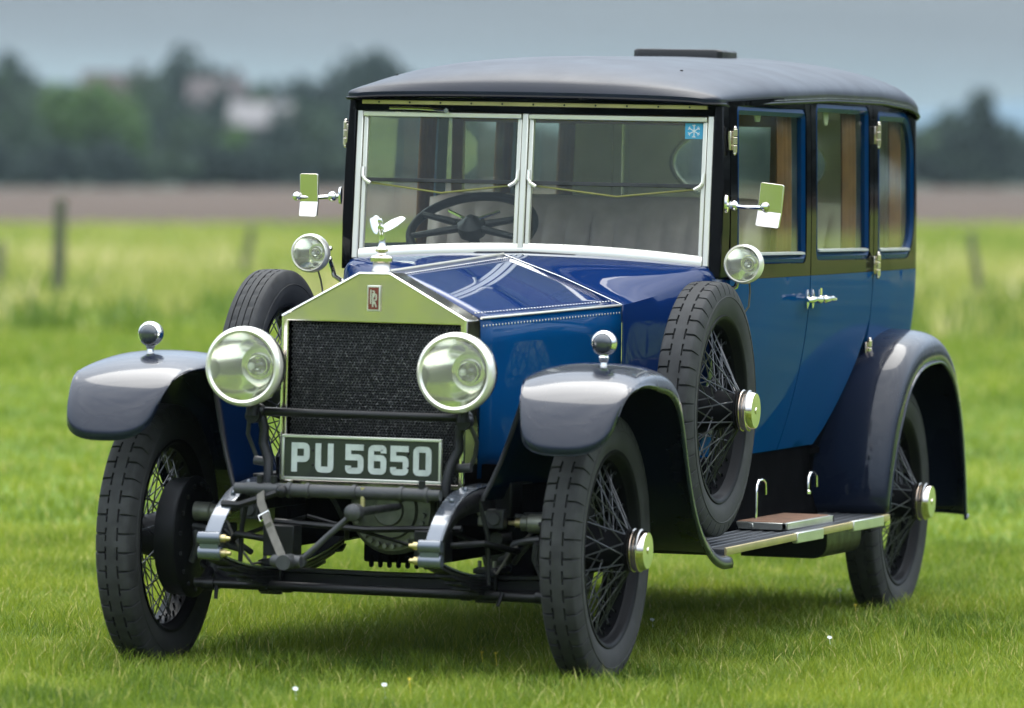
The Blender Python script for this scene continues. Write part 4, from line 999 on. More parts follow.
for s in (-1, 1):
    rings = wing(FP, [(0, .59), (.12, .55), (.25, .515), (.5, .51), (1, .48)], [(0, .875), (.12, .895), (.5, .89), (.8, .87), (1, .86)], [(0, .05), (.15, .07), (.45, .06), (.8, .03), (1, .01)], [(0, .055), (.15, .075), (.3, .06), (.45, .06), (.75, .05), (1, .02)], [(0, .006), (.25, .012), (.45, .03), (1, .024)], s, 'fw', .115)
    mb = MB(); mb.loft(rings, False); fw = mb.build('front_wing', 'fender', car, sharp=40, solid=.004)
    lip = MB(); lip.tube([r_[-1] for r_ in rings], .0035, 8); 
    lip.tube([p for p in rings[0]], .0035, 8); lip.build('wing_bead', 'fender', fw)
    # inner valance from the wing's inner edge to the chassis
    mb = MB(); rows = []
    for i, r_ in enumerate(rings):
        if i < 15: continue
        p = Vector(r_[0]); u = (i - 15) / (len(rings) - 16); q = Vector((s * (.40 + .02 * u), p.y * .92 + (-.10) * (1 - u), .56 if p.z > .56 else p.z - .004))
        rows.append([p + (q - p) * k / 5 + Vector((0, 0, -.03 * math.sin(PI * k / 5))) for k in range(6)])
    mb.loft(rows, False); mb.build('wing_valance', 'navy', fw, solid=.004)
    mb = MB(); mb.tube([Vector(rows[0][k]) + Vector((0, -.006, 0)) for k in range(6)], .008, 8); mb.build('wing_stay', 'satin', fw)
    mb = MB(); xs_ = s * .40
    mb.tube([(s * .37, -.22, .58), (s * .40, -.20, .45), (s * .405, -.20, .30)], .008, 8); mb.build('stay_rod', 'satin', fw)
    # sidelight on the crown
    cz = interp([(p[0], p[1]) for p in FP[4:9]], -.145)
    mb = MB(); x = s * .739; z = cz - .012
    mb.lathe([(.034, -.004), (.034, .004), (.024, .009), (.012, .014), (.010, .026), (.014, .032), (.016, .042), (.011, .050), (.012, .060)], (x, -.135, z), (0, 0, 1), 24)
    sl = mb.build('sidelight', 'chrome', car)
    zc2 = 1.040 + (.010 if s > 0 else -.002)
    mb = MB(); mb.lathe([(.004, .047), (.018, .044), (.030, .034), (.037, .020), (.0395, .004), (.0395, -.006), (.037, -.014), (.034, -.018), (.031, -.020), (.030, -.016)], (x, -.135, zc2), (0, 1, 0), 32); mb.build('sidelight_shell', 'chrome', sl)
    mb = MB(); mb.lathe([(.0302, 0), (.028, -.004), (.020, -.010), (.010, -.0125), (.001, -.013)], (x, -.153, zc2), (0, 1, 0), 28); mb.build('sidelight_lens', 'dash' if False else 'sl_lens', sl)

# ---------------- running boards, rear wings, valances
RP = [(3.045, .388), (3.035, .45), (3.065, .62), (3.125, .775), (3.235, .90), (3.40, .985), (3.60, 1.024), (3.79, 1.02), (3.955, .955), (4.075, .85), (4.165, .70), (4.225, .53), (4.262, .345)]
for s in (-1, 1):
    fm = side(s)
    rings = wing(RP, [(0, .50), (.15, .55), (.5, .56), (1, .56)], [(0, .835), (.2, .85), (1, .855)], [(0, .02), (.3, .02), (1, .03)], [(0, .03), (.2, .055), (.5, .075), (1, .06)], [(0, .02), (.2, .04), (1, .042)], s, 'rw')
    mb = MB(); mb.loft(rings, False); rw = mb.build('rear_wing', 'fender', car, sharp=40, solid=.004)
    mb = MB(); mb.tube([r_[-1] for r_ in rings], .006, 8); mb.tube(list(rings[-1]), .006, 8); mb.build('wing_bead', 'fender', rw)
    # inner wheel arch wall
    mb = MB(); poly = [(p[0], p[1] - .015) for p in spline(RP, 30)]
    n = len(poly); V = [(s * .565, y, z) for y, z in poly] + [(s * .545, y, z) for y, z in poly]
    mb.add(V, [tuple(range(n)), tuple(range(2 * n - 1, n - 1, -1))] + [(i, i + 1, i + 1 + n, i + n) for i in range(n - 1)]); mb.build('wheel_arch_wall', 'under', rw, smooth=False)
    # black filler between door edge and wing
    arc = [(2.80, sill(2.8) + .01), (2.93, .640), (3.02, .715), (3.10, .79), (3.17, .865), (3.235, .945), (3.275, 1.015), (3.32, 1.05)]
    poly = [(2.80, .395), (3.06, .395)] + [(p[0] + .03, p[1]) for p in RP[1:5]] + [(3.36, .99)] + arc[::-1]
    cdt_panel(poly, [], lambda y, z, o_: fm(y, z, o_ - .012), .01, .05, 0).build('wing_filler', 'black', rw, sharp=50)
    # body-coloured bead along the door edge cut
    # running board
    mb = MB(); B0, B1 = .93, 3.07
    zb = lambda y: .372 + .007 * (y - .93)
    mb.loft([[(s * x, y, zb(y) + dz) for x, dz in ((.45, 0), (.838, 0), (.838, -.022), (.45, -.022))] for y in [B0 + (B1 - B0) * i / 6 for i in range(7)]], True, True)
    rb = mb.build('running_board', 'boardm', car, bevel=.002)
    mb = MB(); mb.loft([[(s * (.8385 + dx), y, zb(y) + dz) for dx, dz in ((0, .004), (.006, .002), (.008, -.008), (.006, -.020), (0, -.022))] for y in [B0 + (B1 - B0) * i / 6 for i in range(7)]], True, True)
    mb.loft([[(s * x, B1 + dy - .002, zb(B1) + dz) for dy, dz in ((0, .004), (.006, .002), (.006, -.016), (0, -.020))] for x in (.45, .838)], True, True); mb.build('board_edging', 'brass', rb)
    for y in (1.80, 2.55): mb = MB(); mb.box(min(s * .83, s * .850), max(s * .83, s * .85), y, y + .34 if y < 2 else y + .42, zb(y) - .030, zb(y) + .006); mb.build('edge_bracket', 'rail', rb, bevel=.003)
    for i in range(7):
        pass
    mb = MB()
    for i in range(8): x = .50 + .04 * i; mb.loft([[(s * (x + a), y, zb(y) + b_) for a, b_ in ((-.006, .0005), (.006, .0005), (.004, .003), (-.004, .003))] for y in (B0 + .02, B1 - .02)], True, True)
    mb.build('board_rib', 'boardm', rb)
    mb = MB(); y0, y1, x0, x1 = 1.89, 2.52, .555, .785; z0 = zb(2.2) + .004
    for a in ((x0, x1, y0, y0 + .018), (x0, x1, y1 - .018, y1), (x0, x0 + .016, y0, y1), (x1 - .016, x1, y0, y1)): mb.box(min(s * a[0], s * a[1]), max(s * a[0], s * a[1]), a[2], a[3], z0, z0 + .024)
    mb.box(min(s * .655, s * .67), max(s * .655, s * .67), y0 - .006, y0 + .002, z0 + .006, z0 + .020)
    tr = mb.build('step_plate', 'rail', rb, bevel=.002)
    mb = MB(); mb.box(min(s * (x0 + .015), s * (x1 - .015)), max(s * (x0 + .015), s * (x1 - .015)), y0 + .016, y1 - .016, z0 + .004, z0 + .0265); mb.build('step_mat', 'tan', tr, bevel=.004)
    # valance between body and board
    mb = MB(); rows = []
    for i in range(15):
        y = 1.16 + (2.93 - 1.16) * i / 14; xb = .585 if y > 1.5 else .42 + .165 * sm((y - 1.16) / .34)
        rows.append([(s * (xb + .035 * (1 - q) ** 3), y, zb(y) + .004 + (sill(y) + .008 - zb(y)) * q) for q in [k / 8 for k in range(9)]])
    mb.loft(rows, False); va = mb.build('sill_valance', 'under', car, solid=.004)
    for y, zl in ((2.06, zb(2.06) + .01), (2.74, .475)):
        mb = MB(); mb.tube([(s * .632, y, zl), (s * .632, y, .50), (s * .632, y + .004, .525), (s * .634, y + .02, .540), (s * .638, y + .060, .542), (s * .640, y + .082, .530), (s * .640, y + .088, .49)], .005, 8)
        mb.lathe([(.011, 0), (.011, .01), (.006, .014)], (s * .632, y, zl - .007), (0, 0, 1), 12); mb.build('luggage_hook', 'chrome', rb)
    # battery / tool box under the board
    mb = MB(); prof = rrect(.405, .715, .245, .352, 0, 4, (.004, .004, .004, .05))
    mb.loft([[(s * x, y, z) for x, z in prof] for y in (2.70, 3.18)], True, True); mb.build('under_board_box', 'satin', rb, sharp=30, bevel=.004)

# ---------------- wheels
def tyre_mesh(kind):
    mb = MB(); RT = .415
    # profile across: (x, r) from inner bead to outer bead
    pr = [(-.044, .292), (-.052, .305), (-.061, .325), (-.0665, .350), (-.065, .372), (-.0605, .390), (-.055, .402)]
    tread = []
    if kind == 'block': xs = [-.0505, -.047, -.036, -.0255, -.0220, -.0210, -.0166, -.0156, 0, .0156, .0166, .0210, .0220, .0255, .036, .047, .0505]
    else: xs = [-.0505, -.046, -.034, -.0335, -.0305, -.030, -.0125, -.012, -.009, -.0085, .0085, .009, .012, .0125, .030, .0305, .0335, .034, .046, .0505]
    crown = lambda x: RT - .0035 * (abs(x) / .05) ** 2.5 - (.002 if abs(x) > .049 else 0)
    tr = [(x, crown(x)) for x in xs]
    prof = pr + tr + [(-x, r_) for x, r_ in pr[::-1]]
    NB = 44; sub = [0, .020, .040, .135, .155, .30, .40, .41, .70, .71, .85] if kind == 'block' else [0, .2, .22, .45, .5, .7, .72, .95]
    rings = []; na = NB * len(sub)
    for k in range(NB):
        for u in sub:
            a = 2 * PI * (k + u) / NB; ring = []
            for x, r_ in prof:
                ax = abs(x); d = 0
                if kind == 'block':
                    cut = .04 <= u <= .135; groove = .016 < ax < .0215 and (u <= .405 or u >= .705)
                    # the cross cut runs from the groove over the shoulder
                    if cut and ax > .016 and r_ > .388: d = .010
                    if groove: d = .010
                else:
                    if (.0302 < ax < .0338) or (.0088 < ax < .0122): d = .006
                    if u in (.2, .22) and .0125 <= ax <= .0302 and ax in (.0125, .030): d = .004
                rr_ = r_ - d; ring.append((x, math.cos(a) * rr_, math.sin(a) * rr_))
            rings.append(ring)
    mb.loft(rings, False, False, True)
    # side wall ring bead
    for sx in (-1, 1): mb.tube([(sx * .0655, math.cos(2 * PI * i / 72) * .366, math.sin(2 * PI * i / 72) * .366) for i in range(72)], .0022, 6, loop=True)
    return mb
def lath(mb, prof, n=48, mi=0):   # (x, r)
    mb.lathe([(r_, x) for x, r_ in prof], (0, 0, 0), (1, 0, 0), n, False, mi); return mb
TYRE = {}
def wheel_meshes():
    out = {}
    for k in ('block', 'rib'): o = tyre_mesh(k).build('tyre', 'rubber', None, sharp=35); out[k] = o.data; bpy.data.objects.remove(o)
    mb = lath(MB(), [(-.050, .300), (-.056, .304), (-.056, .296), (-.048, .288), (-.034, .285), (-.026, .277), (.026, .277), (.034, .285), (.048, .288), (.056, .296), (.057, .304), (.050, .309), (.046, .302), (.030, .293), (0, .288), (-.030, .293), (-.046, .302), (-.050, .309)], 64)
    for i in range(72):
        a = 2 * PI * i / 72; x = (-.014, 0, .014)[i % 3]; mb.cyl((x, math.cos(a) * .278, math.sin(a) * .278), (x, math.cos(a) * .264, math.sin(a) * .264), .0042, .0034, 6)
    o = mb.build('rim', 'rim', None, sharp=40); out['rim'] = o.data; bpy.data.objects.remove(o)
    mb = lath(MB(), [(-.075, .02), (-.075, .098), (-.062, .100), (-.055, .090), (-.02, .078), (.03, .066), (.075, .056), (.098, .054), (.102, .066), (.110, .066), (.113, .05), (.113, .01)], 32)
    def sp(xh, rh, ah, xr, ar):
        p0 = (xh, math.cos(ah) * rh, math.sin(ah) * rh); p1 = (xr, math.cos(ar) * .281, math.sin(ar) * .281); mb.cyl(p0, p1, .0024, .0021, 6, mi=1)
    for i in range(24):
        a = 2 * PI * i / 24; sg = 1 if i % 2 else -1
        sp(.106, .063, a + sg * R(6), -.014, a + sg * R(34)); sp(.04, .066, a + R(5) - sg * R(4), 0, a + R(5) - sg * R(38)); sp(-.066, .097, a + R(10), .014, a + R(10) + sg * R(30))
    o = mb.build('wheel', ['rim', 'spoke'], None, sharp=40); out['hub'] = o.data; bpy.data.objects.remove(o)
    mb = lath(MB(), [(.098, .03), (.098, .070), (.106, .076), (.113, .0765), (.115, .072), (.124, .072), (.127, .0755), (.136, .0755), (.139, .069), (.153, .067), (.160, .063), (.161, .012), (.1635, .011), (.1635, .0005)], 48)
    o = mb.build('hub_cap', 'nickel', None, sharp=25); out['cap'] = o.data; bpy.data.objects.remove(o)
    mb = lath(MB(), [(-.135, .03), (-.135, .150), (-.128, .185), (-.122, .192), (-.112, .190), (-.104, .186), (-.052, .182), (-.050, .170), (-.048, .05)], 48)
    for i in range(16): a = 2 * PI * i / 16; mb.cyl((-.132, math.cos(a) * .165, math.sin(a) * .165), (-.140, math.cos(a) * .165, math.sin(a) * .165), .007, n=8)
    mb.lathe([(.05, 0), (.055, -.02), (.03, -.05)], (-.135, 0, 0), (-1, 0, 0), 20)
    o = mb.build('brake_drum', 'satin', None, sharp=30); out['drum'] = o.data; bpy.data.objects.remove(o)
    return out
WM = wheel_meshes()
def wheel(x, y, z, rot, drum, tyre='block', name='wheel', label=None, spin=0.0):
    sgn = 1 if x > 0 else -1
    w_ = bpy.data.objects.new(name, WM['hub']); COL.objects.link(w_); w_.parent = car; w_.location = (x, y, z)
    w_.rotation_euler = (spin, 0, rot + (0 if sgn > 0 else PI))
    if label: w_['label'] = label
    for nm, k in (('tyre', tyre), ('rim', 'rim'), ('hub_cap', 'cap')) + ((('brake_drum', 'drum'),) if drum else ()):
        o = bpy.data.objects.new(nm, WM[k]); COL.objects.link(o); o.parent = w_
        if k == 'cap': o.location.x = .024; o.scale = (.90, .89, .89)
    return w_
wheel(.686, 0, .413, R(0), True, spin=.3); wheel(-.750, 0, .402, R(0), True, spin=.9)
wheel(.684, 3.66, .409, 0, True, spin=.5); wheel(-.690, 3.66, .402, 0, True, spin=.1)
wheel(.716, 1.11, .812, 0, False, name='spare_wheel', label='spare wheel with block tread tyre', spin=.2); wheel(-.770, 1.10, .815, 0, False, 'rib', 'spare_wheel', 'spare wheel with ribbed tread tyre', .2)
for s in (-1, 1):      # spare wheel carrier
    mb = MB(); mb.cyl((s * .40, 1.115, .792), (s * .70, 1.115, .792), .045, .05, 20); mb.tube([(s * .50, 1.115, .78), (s * .55, 1.10, .55), (s * .56, 1.10, .38)], .014, 8); mb.build('spare_wheel_carrier', 'satin', car)

# ---------------- lamps
def lamp(name, x, y, z, r, depth, parent):
    mb = MB(); mb.lathe([(r * .985, .004), (r * .985, .03 * r / .12), (r * .95, depth * .28), (r * .82, depth * .55), (r * .58, depth * .82), (r * .30, depth * .97), (r * .1, depth)], (x, y, z), (0, 1, 0), 48, False); mb.lathe([(r * .16, depth * .96), (r * .16, depth * 1.06), (r * .05, depth * 1.09)], (x, y, z), (0, 1, 0), 20)
    b_ = mb.build(name, 'chrome', parent, sharp=50)
    mb = MB(); mb.lathe([(r * .86, -.010), (r * .84, -.016), (r * .90, -.021), (r * .97, -.016), (r * 1.0, -.005), (r * 1.0, .014), (r * .985, .018), (r * .95, .012)], (x, y, z), (0, 1, 0), 64, False); mb.build('lamp_rim', 'frame', b_, sharp=60)
    mb = MB(); mb.lathe([(r * .94 * math.sqrt(max(1e-4, t_)), depth * (.80 - .82 * t_)) for t_ in [0, .01, .03, .07, .13, .2, .3, .42, .56, .7, .85, 1]], (x, y, z), (0, 1, 0), 48, False); mb.build('lamp_reflector', 'mirror', b_, sharp=60)
    mb = MB(); mb.lathe([(r * .885, -.006), (r * .86, -.012), (r * .7, -.014 - r * .035), (r * .45, -.014 - r * .06), (r * .2, -.014 - r * .072), (r * .005, -.014 - r * .075)], (x, y, z), (0, 1, 0), 48, False); mb.build('lamp_lens', 'lens', b_, sharp=60)
    mb = MB(); mb.cyl((x, y + depth * .8, z), (x, y + depth * .42, z), r * .08, r * .07, 16); mb.sphere((x, y + depth * .36, z), r * .10, 16); mb.build('lamp_bulb', 'bulb', b_)
    mb = MB(); mb.lathe([(r * .27, depth * .72), (r * .27, depth * .62), (r * .25, depth * .62), (r * .22, depth * .70)], (x, y, z), (0, 1, 0), 32, False); mb.build('bulb_ring', 'chrome', b_)
    return b_
for s in (-1, 1):
    h_ = lamp('headlight', s * .342, -.372, .953, .1235, .19, car)
    mb = MB(); mb.cyl((s * .342, -.29, .845), (s * .342, -.29, .80), .016, .02); mb.cyl((s * .342, -.29, .80), (s * .342, -.255, .80), .024)
    mb.tube([(s * .330, -.25, .812), (s * .315, -.25, .76), (s * .318, -.25, .715), (s * .296, -.26, .665), (s * .288, -.28, .61), (s * .29, -.28, .57)], .0155, 10); mb.sphere((s * .335, -.25, .812), .026, 12); mb.build('lamp_bracket', 'satin', car)
    mb = MB(); mb.tube([(s * .352, -.28, .81), (s * .372, -.24, .74), (s * .362, -.22, .70), (s * .345, -.22, .66)], .007, 8); mb.cyl((s * .352, -.23, .66), (s * .30, -.23, .655), .014); mb.build('lamp_conduit', 'grime', car)
    sp_ = lamp('spotlight', s * .752, 1.40, 1.281, .0655, .085, car)
    mb = MB(); mb.tube([(s * .752, 1.465, 1.281), (s * .725, 1.50, 1.275), (s * .712, 1.50, 1.24), (s * .70, 1.50, 1.205), (s * .670, 1.50, 1.187), (s * .645, 1.50, 1.187)], .0085, 8); mb.cyl((s * .728, 1.49, 1.295), (s * .728, 1.49, 1.262), .014)
    for zz in (1.297, 1.262): mb.sphere((s * .712, 1.485, zz), .009, 8)
    mb.build('spotlight_arm', 'chrome', sp_)
    mb = MB(); mb.tube([(s * .752, 1.47, 1.235), (s * .748, 1.50, 1.19), (s * .742, 1.51, 1.14), (s * .72, 1.50, 1.105), (s * .69, 1.50, 1.09)], .0035, 6); mb.build('spotlight_cable', 'strap', sp_)
    # mirror on the pillar
    zz = 1.476
    mb = MB(); mb.loft([[(s * (.668), 1.462 + math.cos(a) * .012, zz + math.sin(a) * .030) for a in [2 * PI * i / 16 for i in range(16)]], [(s * .676, 1.462 + math.cos(a) * .010, zz + math.sin(a) * .027) for a in [2 * PI * i / 16 for i in range(16)]]], True, True)
    mb.sphere((s * .697, 1.455, zz - .004), .017, 14); mb.tube([(s * .67, 1.46, zz - .002), (s * .74, 1.445, zz - .008), (s * .815, 1.425, zz - .008)], .0068, 8); mb.sphere((s * .812, 1.422, zz - .006), .015, 14); ma = mb.build('mirror_arm', 'chrome', car)
    mb = MB(); cx_ = .829 if s > 0 else .772; tl = R(6) if s > 0 else 0; w_ = .040 if s > 0 else .032
    c = Vector((s * cx_, 1.436, zz - .001)); ax = Vector((math.cos(tl), 0, math.sin(tl) * -1)); az = Vector((math.sin(tl), 0, math.cos(tl)))
    bend = lambda z: -.0065 * (z + .02) / .09 if z > -.022 else (z + .022) * .22
    zs_ = [-.072, -.068, -.0225, -.0215, .068, .072]; rows = []
    for z in zs_:
        ww = w_ - (.006 if abs(z) > .07 else 0)
        rows.append([c + ax * x + az * z + Vector((0, dy + bend(z), 0)) for x, dy in ((-ww, -.006), (ww, -.006), (ww, .006), (-ww, .006))])
    mb.loft(rows, True, True); mb.build('mirror', 'nickel', ma, sharp=5, bevel=.0012)
mb = MB(); mb.cyl((-.335, -.25, .812), (.335, -.25, .812), .0135); mb.build('lamp_bar', 'satin', car)

# ---------------- number plate
px0, px1, pz0, pz1, py_ = -.264, .252, .606, .741, -.222
mb = MB(); mb.box(px0, px1, py_, py_ + .006, pz0, pz1); np_ = mb.build('number_plate', 'plate', car, bevel=.001)
mb = MB(); tk = .0075
for a in ((px0 - .002, px1 + .002, pz1 - tk, pz1 + .002), (px0 - .002, px1 + .002, pz0 - .002, pz0 + tk), (px0 - .002, px0 + tk, pz0 + tk, pz1 - tk), (px1 - tk, px1 + .002, pz0 + tk, pz1 - tk)): mb.box(a[0], a[1], py_ - .006, py_ + .008, a[2], a[3])
mb.build('plate_border', 'rail', np_, bevel=.002)
for ch_, off in zip('PU5650', (.031, .109, .207, .281, .353, .427)):
    mb = MB()
    for g_ in glyph(ch_, .0585, .090): stroke(mb, g_, .0185, py_ - .0032, py_ - .0002, lambda x, y, z: (x + px0 + off, y, z + pz0 + .0225))
    mb.build('plate_character', 'letter', np_, smooth=False)
for x in (.1, .41):
    for z in (.045, .09): mb = MB(); mb.sphere((px0 + x, py_ - .001, pz0 + z), .004, 8); mb.build('plate_screw', 'satin', np_)

# ---------------- chassis
for s in (-1, 1):
    mb = MB(); mb.box(min(s * .37, s * .43), max(s * .37, s * .43), -.06, 4.15, .50, .61); mb.build('chassis_rail', 'satin', car, bevel=.006)
    xl = s * .352
    P = spline([(-.06, .602), (-.22, .598), (-.38, .575), (-.49, .530), (-.56, .482), (-.605, .435)], 14)
    mb = MB(); mb.ribbon([(xl, a, b_) for a, b_ in P], (1, 0, 0), [.058 - .012 * i / 13 for i in range(14)], .006)
    mb.loft([[(xl + s * -.027 * (1 if k else -1) * 1.0, a, b_), (xl + s * -.023 * (1 if k else -1), a, b_)] for k in (0,) for a, b_ in P], False)
    for q in (5, 8):
        a, b_ = P[q]; mb.sphere((xl + .003, a - .004, b_ + .004), .0085, 10)
    di = mb.build('dumb_iron', 'spring', car, bevel=.001)
    mb = MB(); sw = [[(xl + s * .026, a, b_ - .004), (xl + s * .026, a + .03 * (1 - i / 14) + .01, b_ - .07 * (1 - (i / 13) ** 2) - .008)] for i, (a, b_) in enumerate(P)]
    mb.loft(sw, False); mb.build('dumb_iron_web', 'satin', di, solid=.004)
    mb = MB()
    for yy, zz in ((-.618, .437), (-.612, .392)):
        mb.cyl((xl - .036, yy, zz), (xl + .036, yy, zz), .0205, n=18)
    mb.obox((xl, -.618, .415), (1, 0, 0), (0, 1, 0), (0, 0, 1), .030, .010, .028); sh = mb.build('spring_shackle', 'spring', car, bevel=.003)
    mb = MB()
    for yy, zz in ((-.618, .437), (-.612, .392)):
        mb.cyl((xl - s * .036, yy, zz), (xl - s * .052, yy, zz), .012, n=12); mb.cyl((xl - s * .052, yy, zz), (xl - s * .066, yy, zz), .008, .006, n=10)
    mb.build('shackle_nut', 'brass', sh)
    # leaf spring: five leaves under the chassis
    mb = MB()
    mb.ribbon([(xl, y, .3945 - .075 * (1 - (y / .62) ** 2)) for y in [-.62 + 1.24 * i / 20 for i in range(21)]], (1, 0, 0), .054, .007); ml_ = mb; mb = MB()
    for k in range(1, 6):
        e = .66 - .09 * k; mb.ribbon([(xl, y, .392 - .0105 * k - .075 * (1 - (y / .62) ** 2)) for y in [-e + 2 * e * i / 14 for i in range(15)]], (1, 0, 0), .052, .0085)
    lf = mb.build('front_leaf_spring', 'satin', car, bevel=.001); ml_.build('main_leaf', 'spring', lf, bevel=.001)
    mb = MB()
    for yy in (-.05, .05): mb.box(xl - .034, xl + .034, yy - .010, yy + .010, .235, .345)
    mb.box(xl - .04, xl + .04, -.07, .07, .326, .342); mb.build('spring_clamp', 'satin', lf, bevel=.003)
    # friction damper and its arm
    mb = MB(); mb.box(s * .245 - .05, s * .245 + .05, -.30, -.22, .37, .465); mb.tube([(s * .30, -.26, .42), (s * .40, -.24, .43), (s * .47, -.10, .40)], .011, 8); mb.build('steering_box', 'satin', car, bevel=.008)
    # king pin, stub and brake gear
    mb = MB(); mb.cyl((s * .565, 0, .24), (s * .565, 0, .50), .024, .020, 16); mb.cyl((s * .53, -.02, .50), (s * .47, -.06, .505), .022, .016, 12); mb.cyl((s * .47, -.06, .505), (s * .445, -.07, .507), .010, n=8)
    mb.tube([(s * .56, -.03, .44), (s * .50, -.07, .43), (s * .46, -.06, .39), (s * .43, -.02, .36)], .010, 8); mb.box(min(s * .50, s * .57), max(s * .50, s * .57), -.035, .035, .37, .45)
    mb.build('stub_axle', 'grime', car, bevel=.004)
    mb = MB(); x0 = s * .60 if s < 0 else s * .545; mb.lathe([(.030, 0), (.030, .05), (.024, .055), (.024, .075)], (x0, -.075, .487), (-s, 0, 0), 18); gc_ = mb.build('brake_adjuster', 'castg', car); mb = MB(); mb.lathe([(.015, .075), (.015, .095), (.008, .098), (.007, .118)], (x0, -.075, .487), (-s, 0, 0), 12); mb.build('adjuster_nut', 'brass', gc_); mb = MB(); mb.tube([(x0, -.09, .44), (x0 - s * .05, -.10, .435), (x0 - s * .09, -.10, .425), (x0 - s * .12, -.08, .38), (x0 - s * .15, -.05, .37)], .011, 8); mb.tube([(x0, -.10, .33), (x0 - s * .02, -.11, .38), (x0 - s * .015, -.11, .43)], .012, 8); mb.build('brake_lever', 'grime', car)
    # rear springs
    mb = MB()
    for k in range(5):
        e = .70 - .09 * k; mb.ribbon([(s * .47, 3.66 + y, .40 - .0105 * k - .07 * (1 - (y / .70) ** 2)) for y in [-e + 2 * e * i / 12 for i in range(13)]], (1, 0, 0), .055, .009)
    mb.build('rear_leaf_spring', 'satin', car)
# front tube and handle boss
mb = MB(); mb.lathe([(.017, 0), (.017, .03), (.0205, .04), (.0205, .62), (.017, .63), (.017, .66)], (-.33, -.46, .583), (1, 0, 0), 20)
for x in (-.16, -.10, .05, .20, .28): mb.lathe([(.024, 0), (.024, .012)], (x, -.46, .583), (1, 0, 0), 20)
mb.build('front_cross_tube', 'grime', car)
mb = MB(); mb.tube([(-.36, -.49, .535), (-.30, -.50, .535), (-.24, -.50, .555), (-.17, -.49, .58)], .0115, 8); mb.sphere((-.17, -.49, .58), .020, 10)
mb.build('tube_brace', 'satin', car)
for x in (-.25, -.205, .27): mb = MB(); mb.cyl((x, -.46, .60), (x, -.46, .625), .011, n=8); mb.build('tube_clamp', 'satin', car)
mb = MB(); mb.cyl((.085, -.47, .60), (.085, -.47, .535), .008); mb.build('handle_hanger', 'brass', car)
mb = MB(); mb.box(-.43, .43, .34, .36, .40, .62); mb.box(.40, .47, .05, .95, .31, .60); mb.box(-.47, -.43, .3, .95, .36, .60); mb.build('dark_infill_plate', 'under', car)  # dark plates added to black out the gaps behind the front axle
mb = MB(); mb.lathe([(.010, 0), (.026, .012), (.027, .03), (.027, .05), (.014, .07), (.011, .45)], (.092, -.60, .528), (0, 1, 0), 20)
mb.tube([(.092, -.565, .528), (.02, -.575, .462), (-.073, -.585, .374)], [.0105, .0095, .010], 10); mb.lathe([(.020, 0), (.020, .022)], (-.073, -.575, .374), (0, -1, 0), 16)
sh_ = mb.build('starting_handle', 'grime', car)
mb = MB(); mb.lathe([(.017, 0), (.020, .01), (.020, .085), (.014, .095)], (-.065, -.60, .374), (-1, 0, 0), 16); mb.lathe([(.023, -.05), (.024, -.03), (.024, .02), (.020, .03)], (-.10, -.612, .374), (0, 1, 0), 16); mb.build('handle_grip', 'grime', sh_)
mb = MB(); mb.ribbon([(-.232, -.505, .575), (-.225, -.52, .545), (-.17, -.57, .46), (-.118, -.615, .385)], (.55, 0, .35), .026, .004); 
mb.ribbon([(-.21, -.535, .525), (-.185, -.565, .485), (-.176, -.56, .47)], (.55, 0, .35), .020, .004); st_ = mb.build('handle_strap', 'strap', sh_)
mb = MB(); q = Vector((-.207, -.543, .515)); mb.tube([q + Vector((-.016, 0, -.010)), q + Vector((.016, 0, .008)), q + Vector((.022, -.003, -.006)), q + Vector((-.010, -.003, -.026))], .0028, 6, loop=True); mb.build('strap_buckle', 'chrome', st_)
# axle, rods, sump, underside
mb = MB(); AX = [(-.60, .345), (-.52, .292), (-.40, .288), (0, .284), (.40, .288), (.52, .292), (.60, .345)]
mb.loft([[(x, y_, z + dz) for y_, dz in ((-.028, .030), (.028, .030), (.028, .020), (.010, .014), (.010, -.014), (.028, -.020), (.028, -.030), (-.028, -.030), (-.028, -.020), (-.010, -.014), (-.010, .014), (-.028, .020))] for x, z in AX], True, True); mb.build('front_axle', 'satin', car)
mb = MB(); mb.cyl((-.575, -.135, .268), (.575, -.135, .262), .0155, n=14)
for x in (-.54, -.36, .30, .54): mb.lathe([(.021, 0), (.021, .03)], (x, -.135, .266), (1, 0, 0), 14)
mb.cyl((.435, -.15, .275), (.425, -.165, .235), .008, .006, 8); mb.cyl((-.50, -.14, .275), (-.50, -.15, .22), .008, .006, 8)
for s in (-1, 1): mb.tube([(s * .565, -.03, .30), (s * .56, -.10, .275), (s * .54, -.135, .266)], .014, 8)
mb.build('track_rod', 'satin', car)
mb = MB(); mb.lathe([(.02, 0), (.045, .0), (.05, .01), (.085, .014), (.09, .03), (.128, .035), (.140, .05), (.140, .11)], (.002, .02, .505), (0, 1, 0), 40)
for i in range(14): a = PI + PI * (i + .5) / 14; mb.cyl((.002 + math.cos(a) * .112, .045, .505 + math.sin(a) * .112), (.002 + math.cos(a) * .112, .030, .505 + math.sin(a) * .112), .008, n=6)
sp_ = mb.build('crankcase_cover', 'castg', car, sharp=30)
mb = MB(); mb.box(-.12, .13, .15, 1.15, .335, .50)
for i in range(7): mb.box(-.10 + .03 * i, -.085 + .03 * i, .14, .16, .318, .36)
mb.box(-.30, .32, .1, 1.3, .46, .62); mb.build('engine_sump', 'under', car, bevel=.015)
mb = MB(); mb.box(.305, .345, -.02, .06, .50, .545); mb.box(.31, .34, -.03, .05, .47, .50); mb.build('lubricator', 'castg', car, bevel=.006)
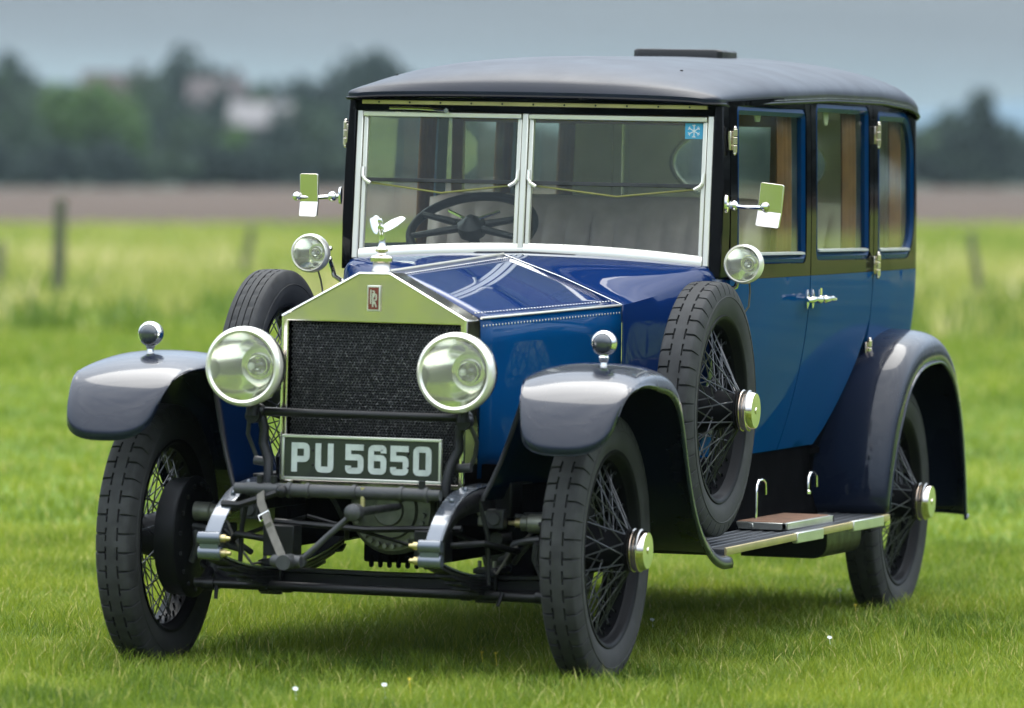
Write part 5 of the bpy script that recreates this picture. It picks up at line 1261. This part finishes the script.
mb = MB(); mb.box(-.37, .37, .02, .05, .54, .66); mb.box(-.365, .365, 1.3, 4.0, .50, .54); mb.build('undertray', 'under', car)
mb = MB(); mb.cyl((-.60, 3.66, .41), (.60, 3.66, .41), .038, n=16); mb.sphere((0, 3.66, .41), .15, 20); mb.cyl((0, 1.3, .44), (0, 3.6, .41), .03); mb.build('rear_axle', 'satin', car)
mb = MB(); mb.loft([[(x, 4.02 + y, z) for y, z in rrect(0, .26, .46, .66, .06, 4)] for x in (-.42, .42)], True, True); mb.build('petrol_tank', 'satin', car, sharp=30)
mb = MB(); mb.tube([(.30, .2, .42), (.31, 1.4, .38), (.30, 2.8, .37), (.28, 3.1, .40), (.28, 4.2, .36)], .022, 10); mb.build('exhaust_pipe', 'grime', car)

# small plumbing and rods round the front axle
for s in (-1, 1):
    mb = MB(); mb.tube([(s * .52, -.03, .39), (s * .44, .10, .43), (s * .34, .35, .47), (s * .33, .9, .48)], .007, 8); mb.cyl((s * .52, -.045, .39), (s * .52, -.01, .39), .013, n=10); mb.build('brake_rod', 'grime', car)
    mb = MB(); mb.tube([(s * .50, -.06, .46), (s * .45, -.12, .40), (s * .40, -.10, .33), (s * .36, -.03, .34)], .0045, 6); mb.build('brake_cable', 'strap', car)
    mb = MB()
    for yy in (-.05, .05):
        for dx in (-.024, .024): mb.cyl((s * .352 + dx, yy, .335), (s * .352 + dx, yy, .365), .007, n=6)
    mb.build('clamp_nut', 'castg', car)
    mb = MB(); mb.tube([(s * .20, -.06, .60), (s * .17, .02, .52), (s * .16, .10, .45), (s * .22, .28, .40)], .008, 8); mb.build('radiator_pipe', 'grime', car)
    mb = MB(); mb.box(s * .40 - .03, s * .40 + .03, -.14, -.10, .47, .53); mb.cyl((s * .40, -.15, .50), (s * .40, -.10, .50), .022, n=12); mb.build('shock_absorber', 'grime', car, bevel=.005)
mb = MB(); mb.tube([(-.30, -.18, .47), (0, -.17, .455), (.31, -.18, .47)], .010, 8); mb.tube([(-.2, -.16, .49), (.1, -.16, .42), (.25, -.10, .37)], .006, 6); mb.build('cross_rod', 'satin', car)
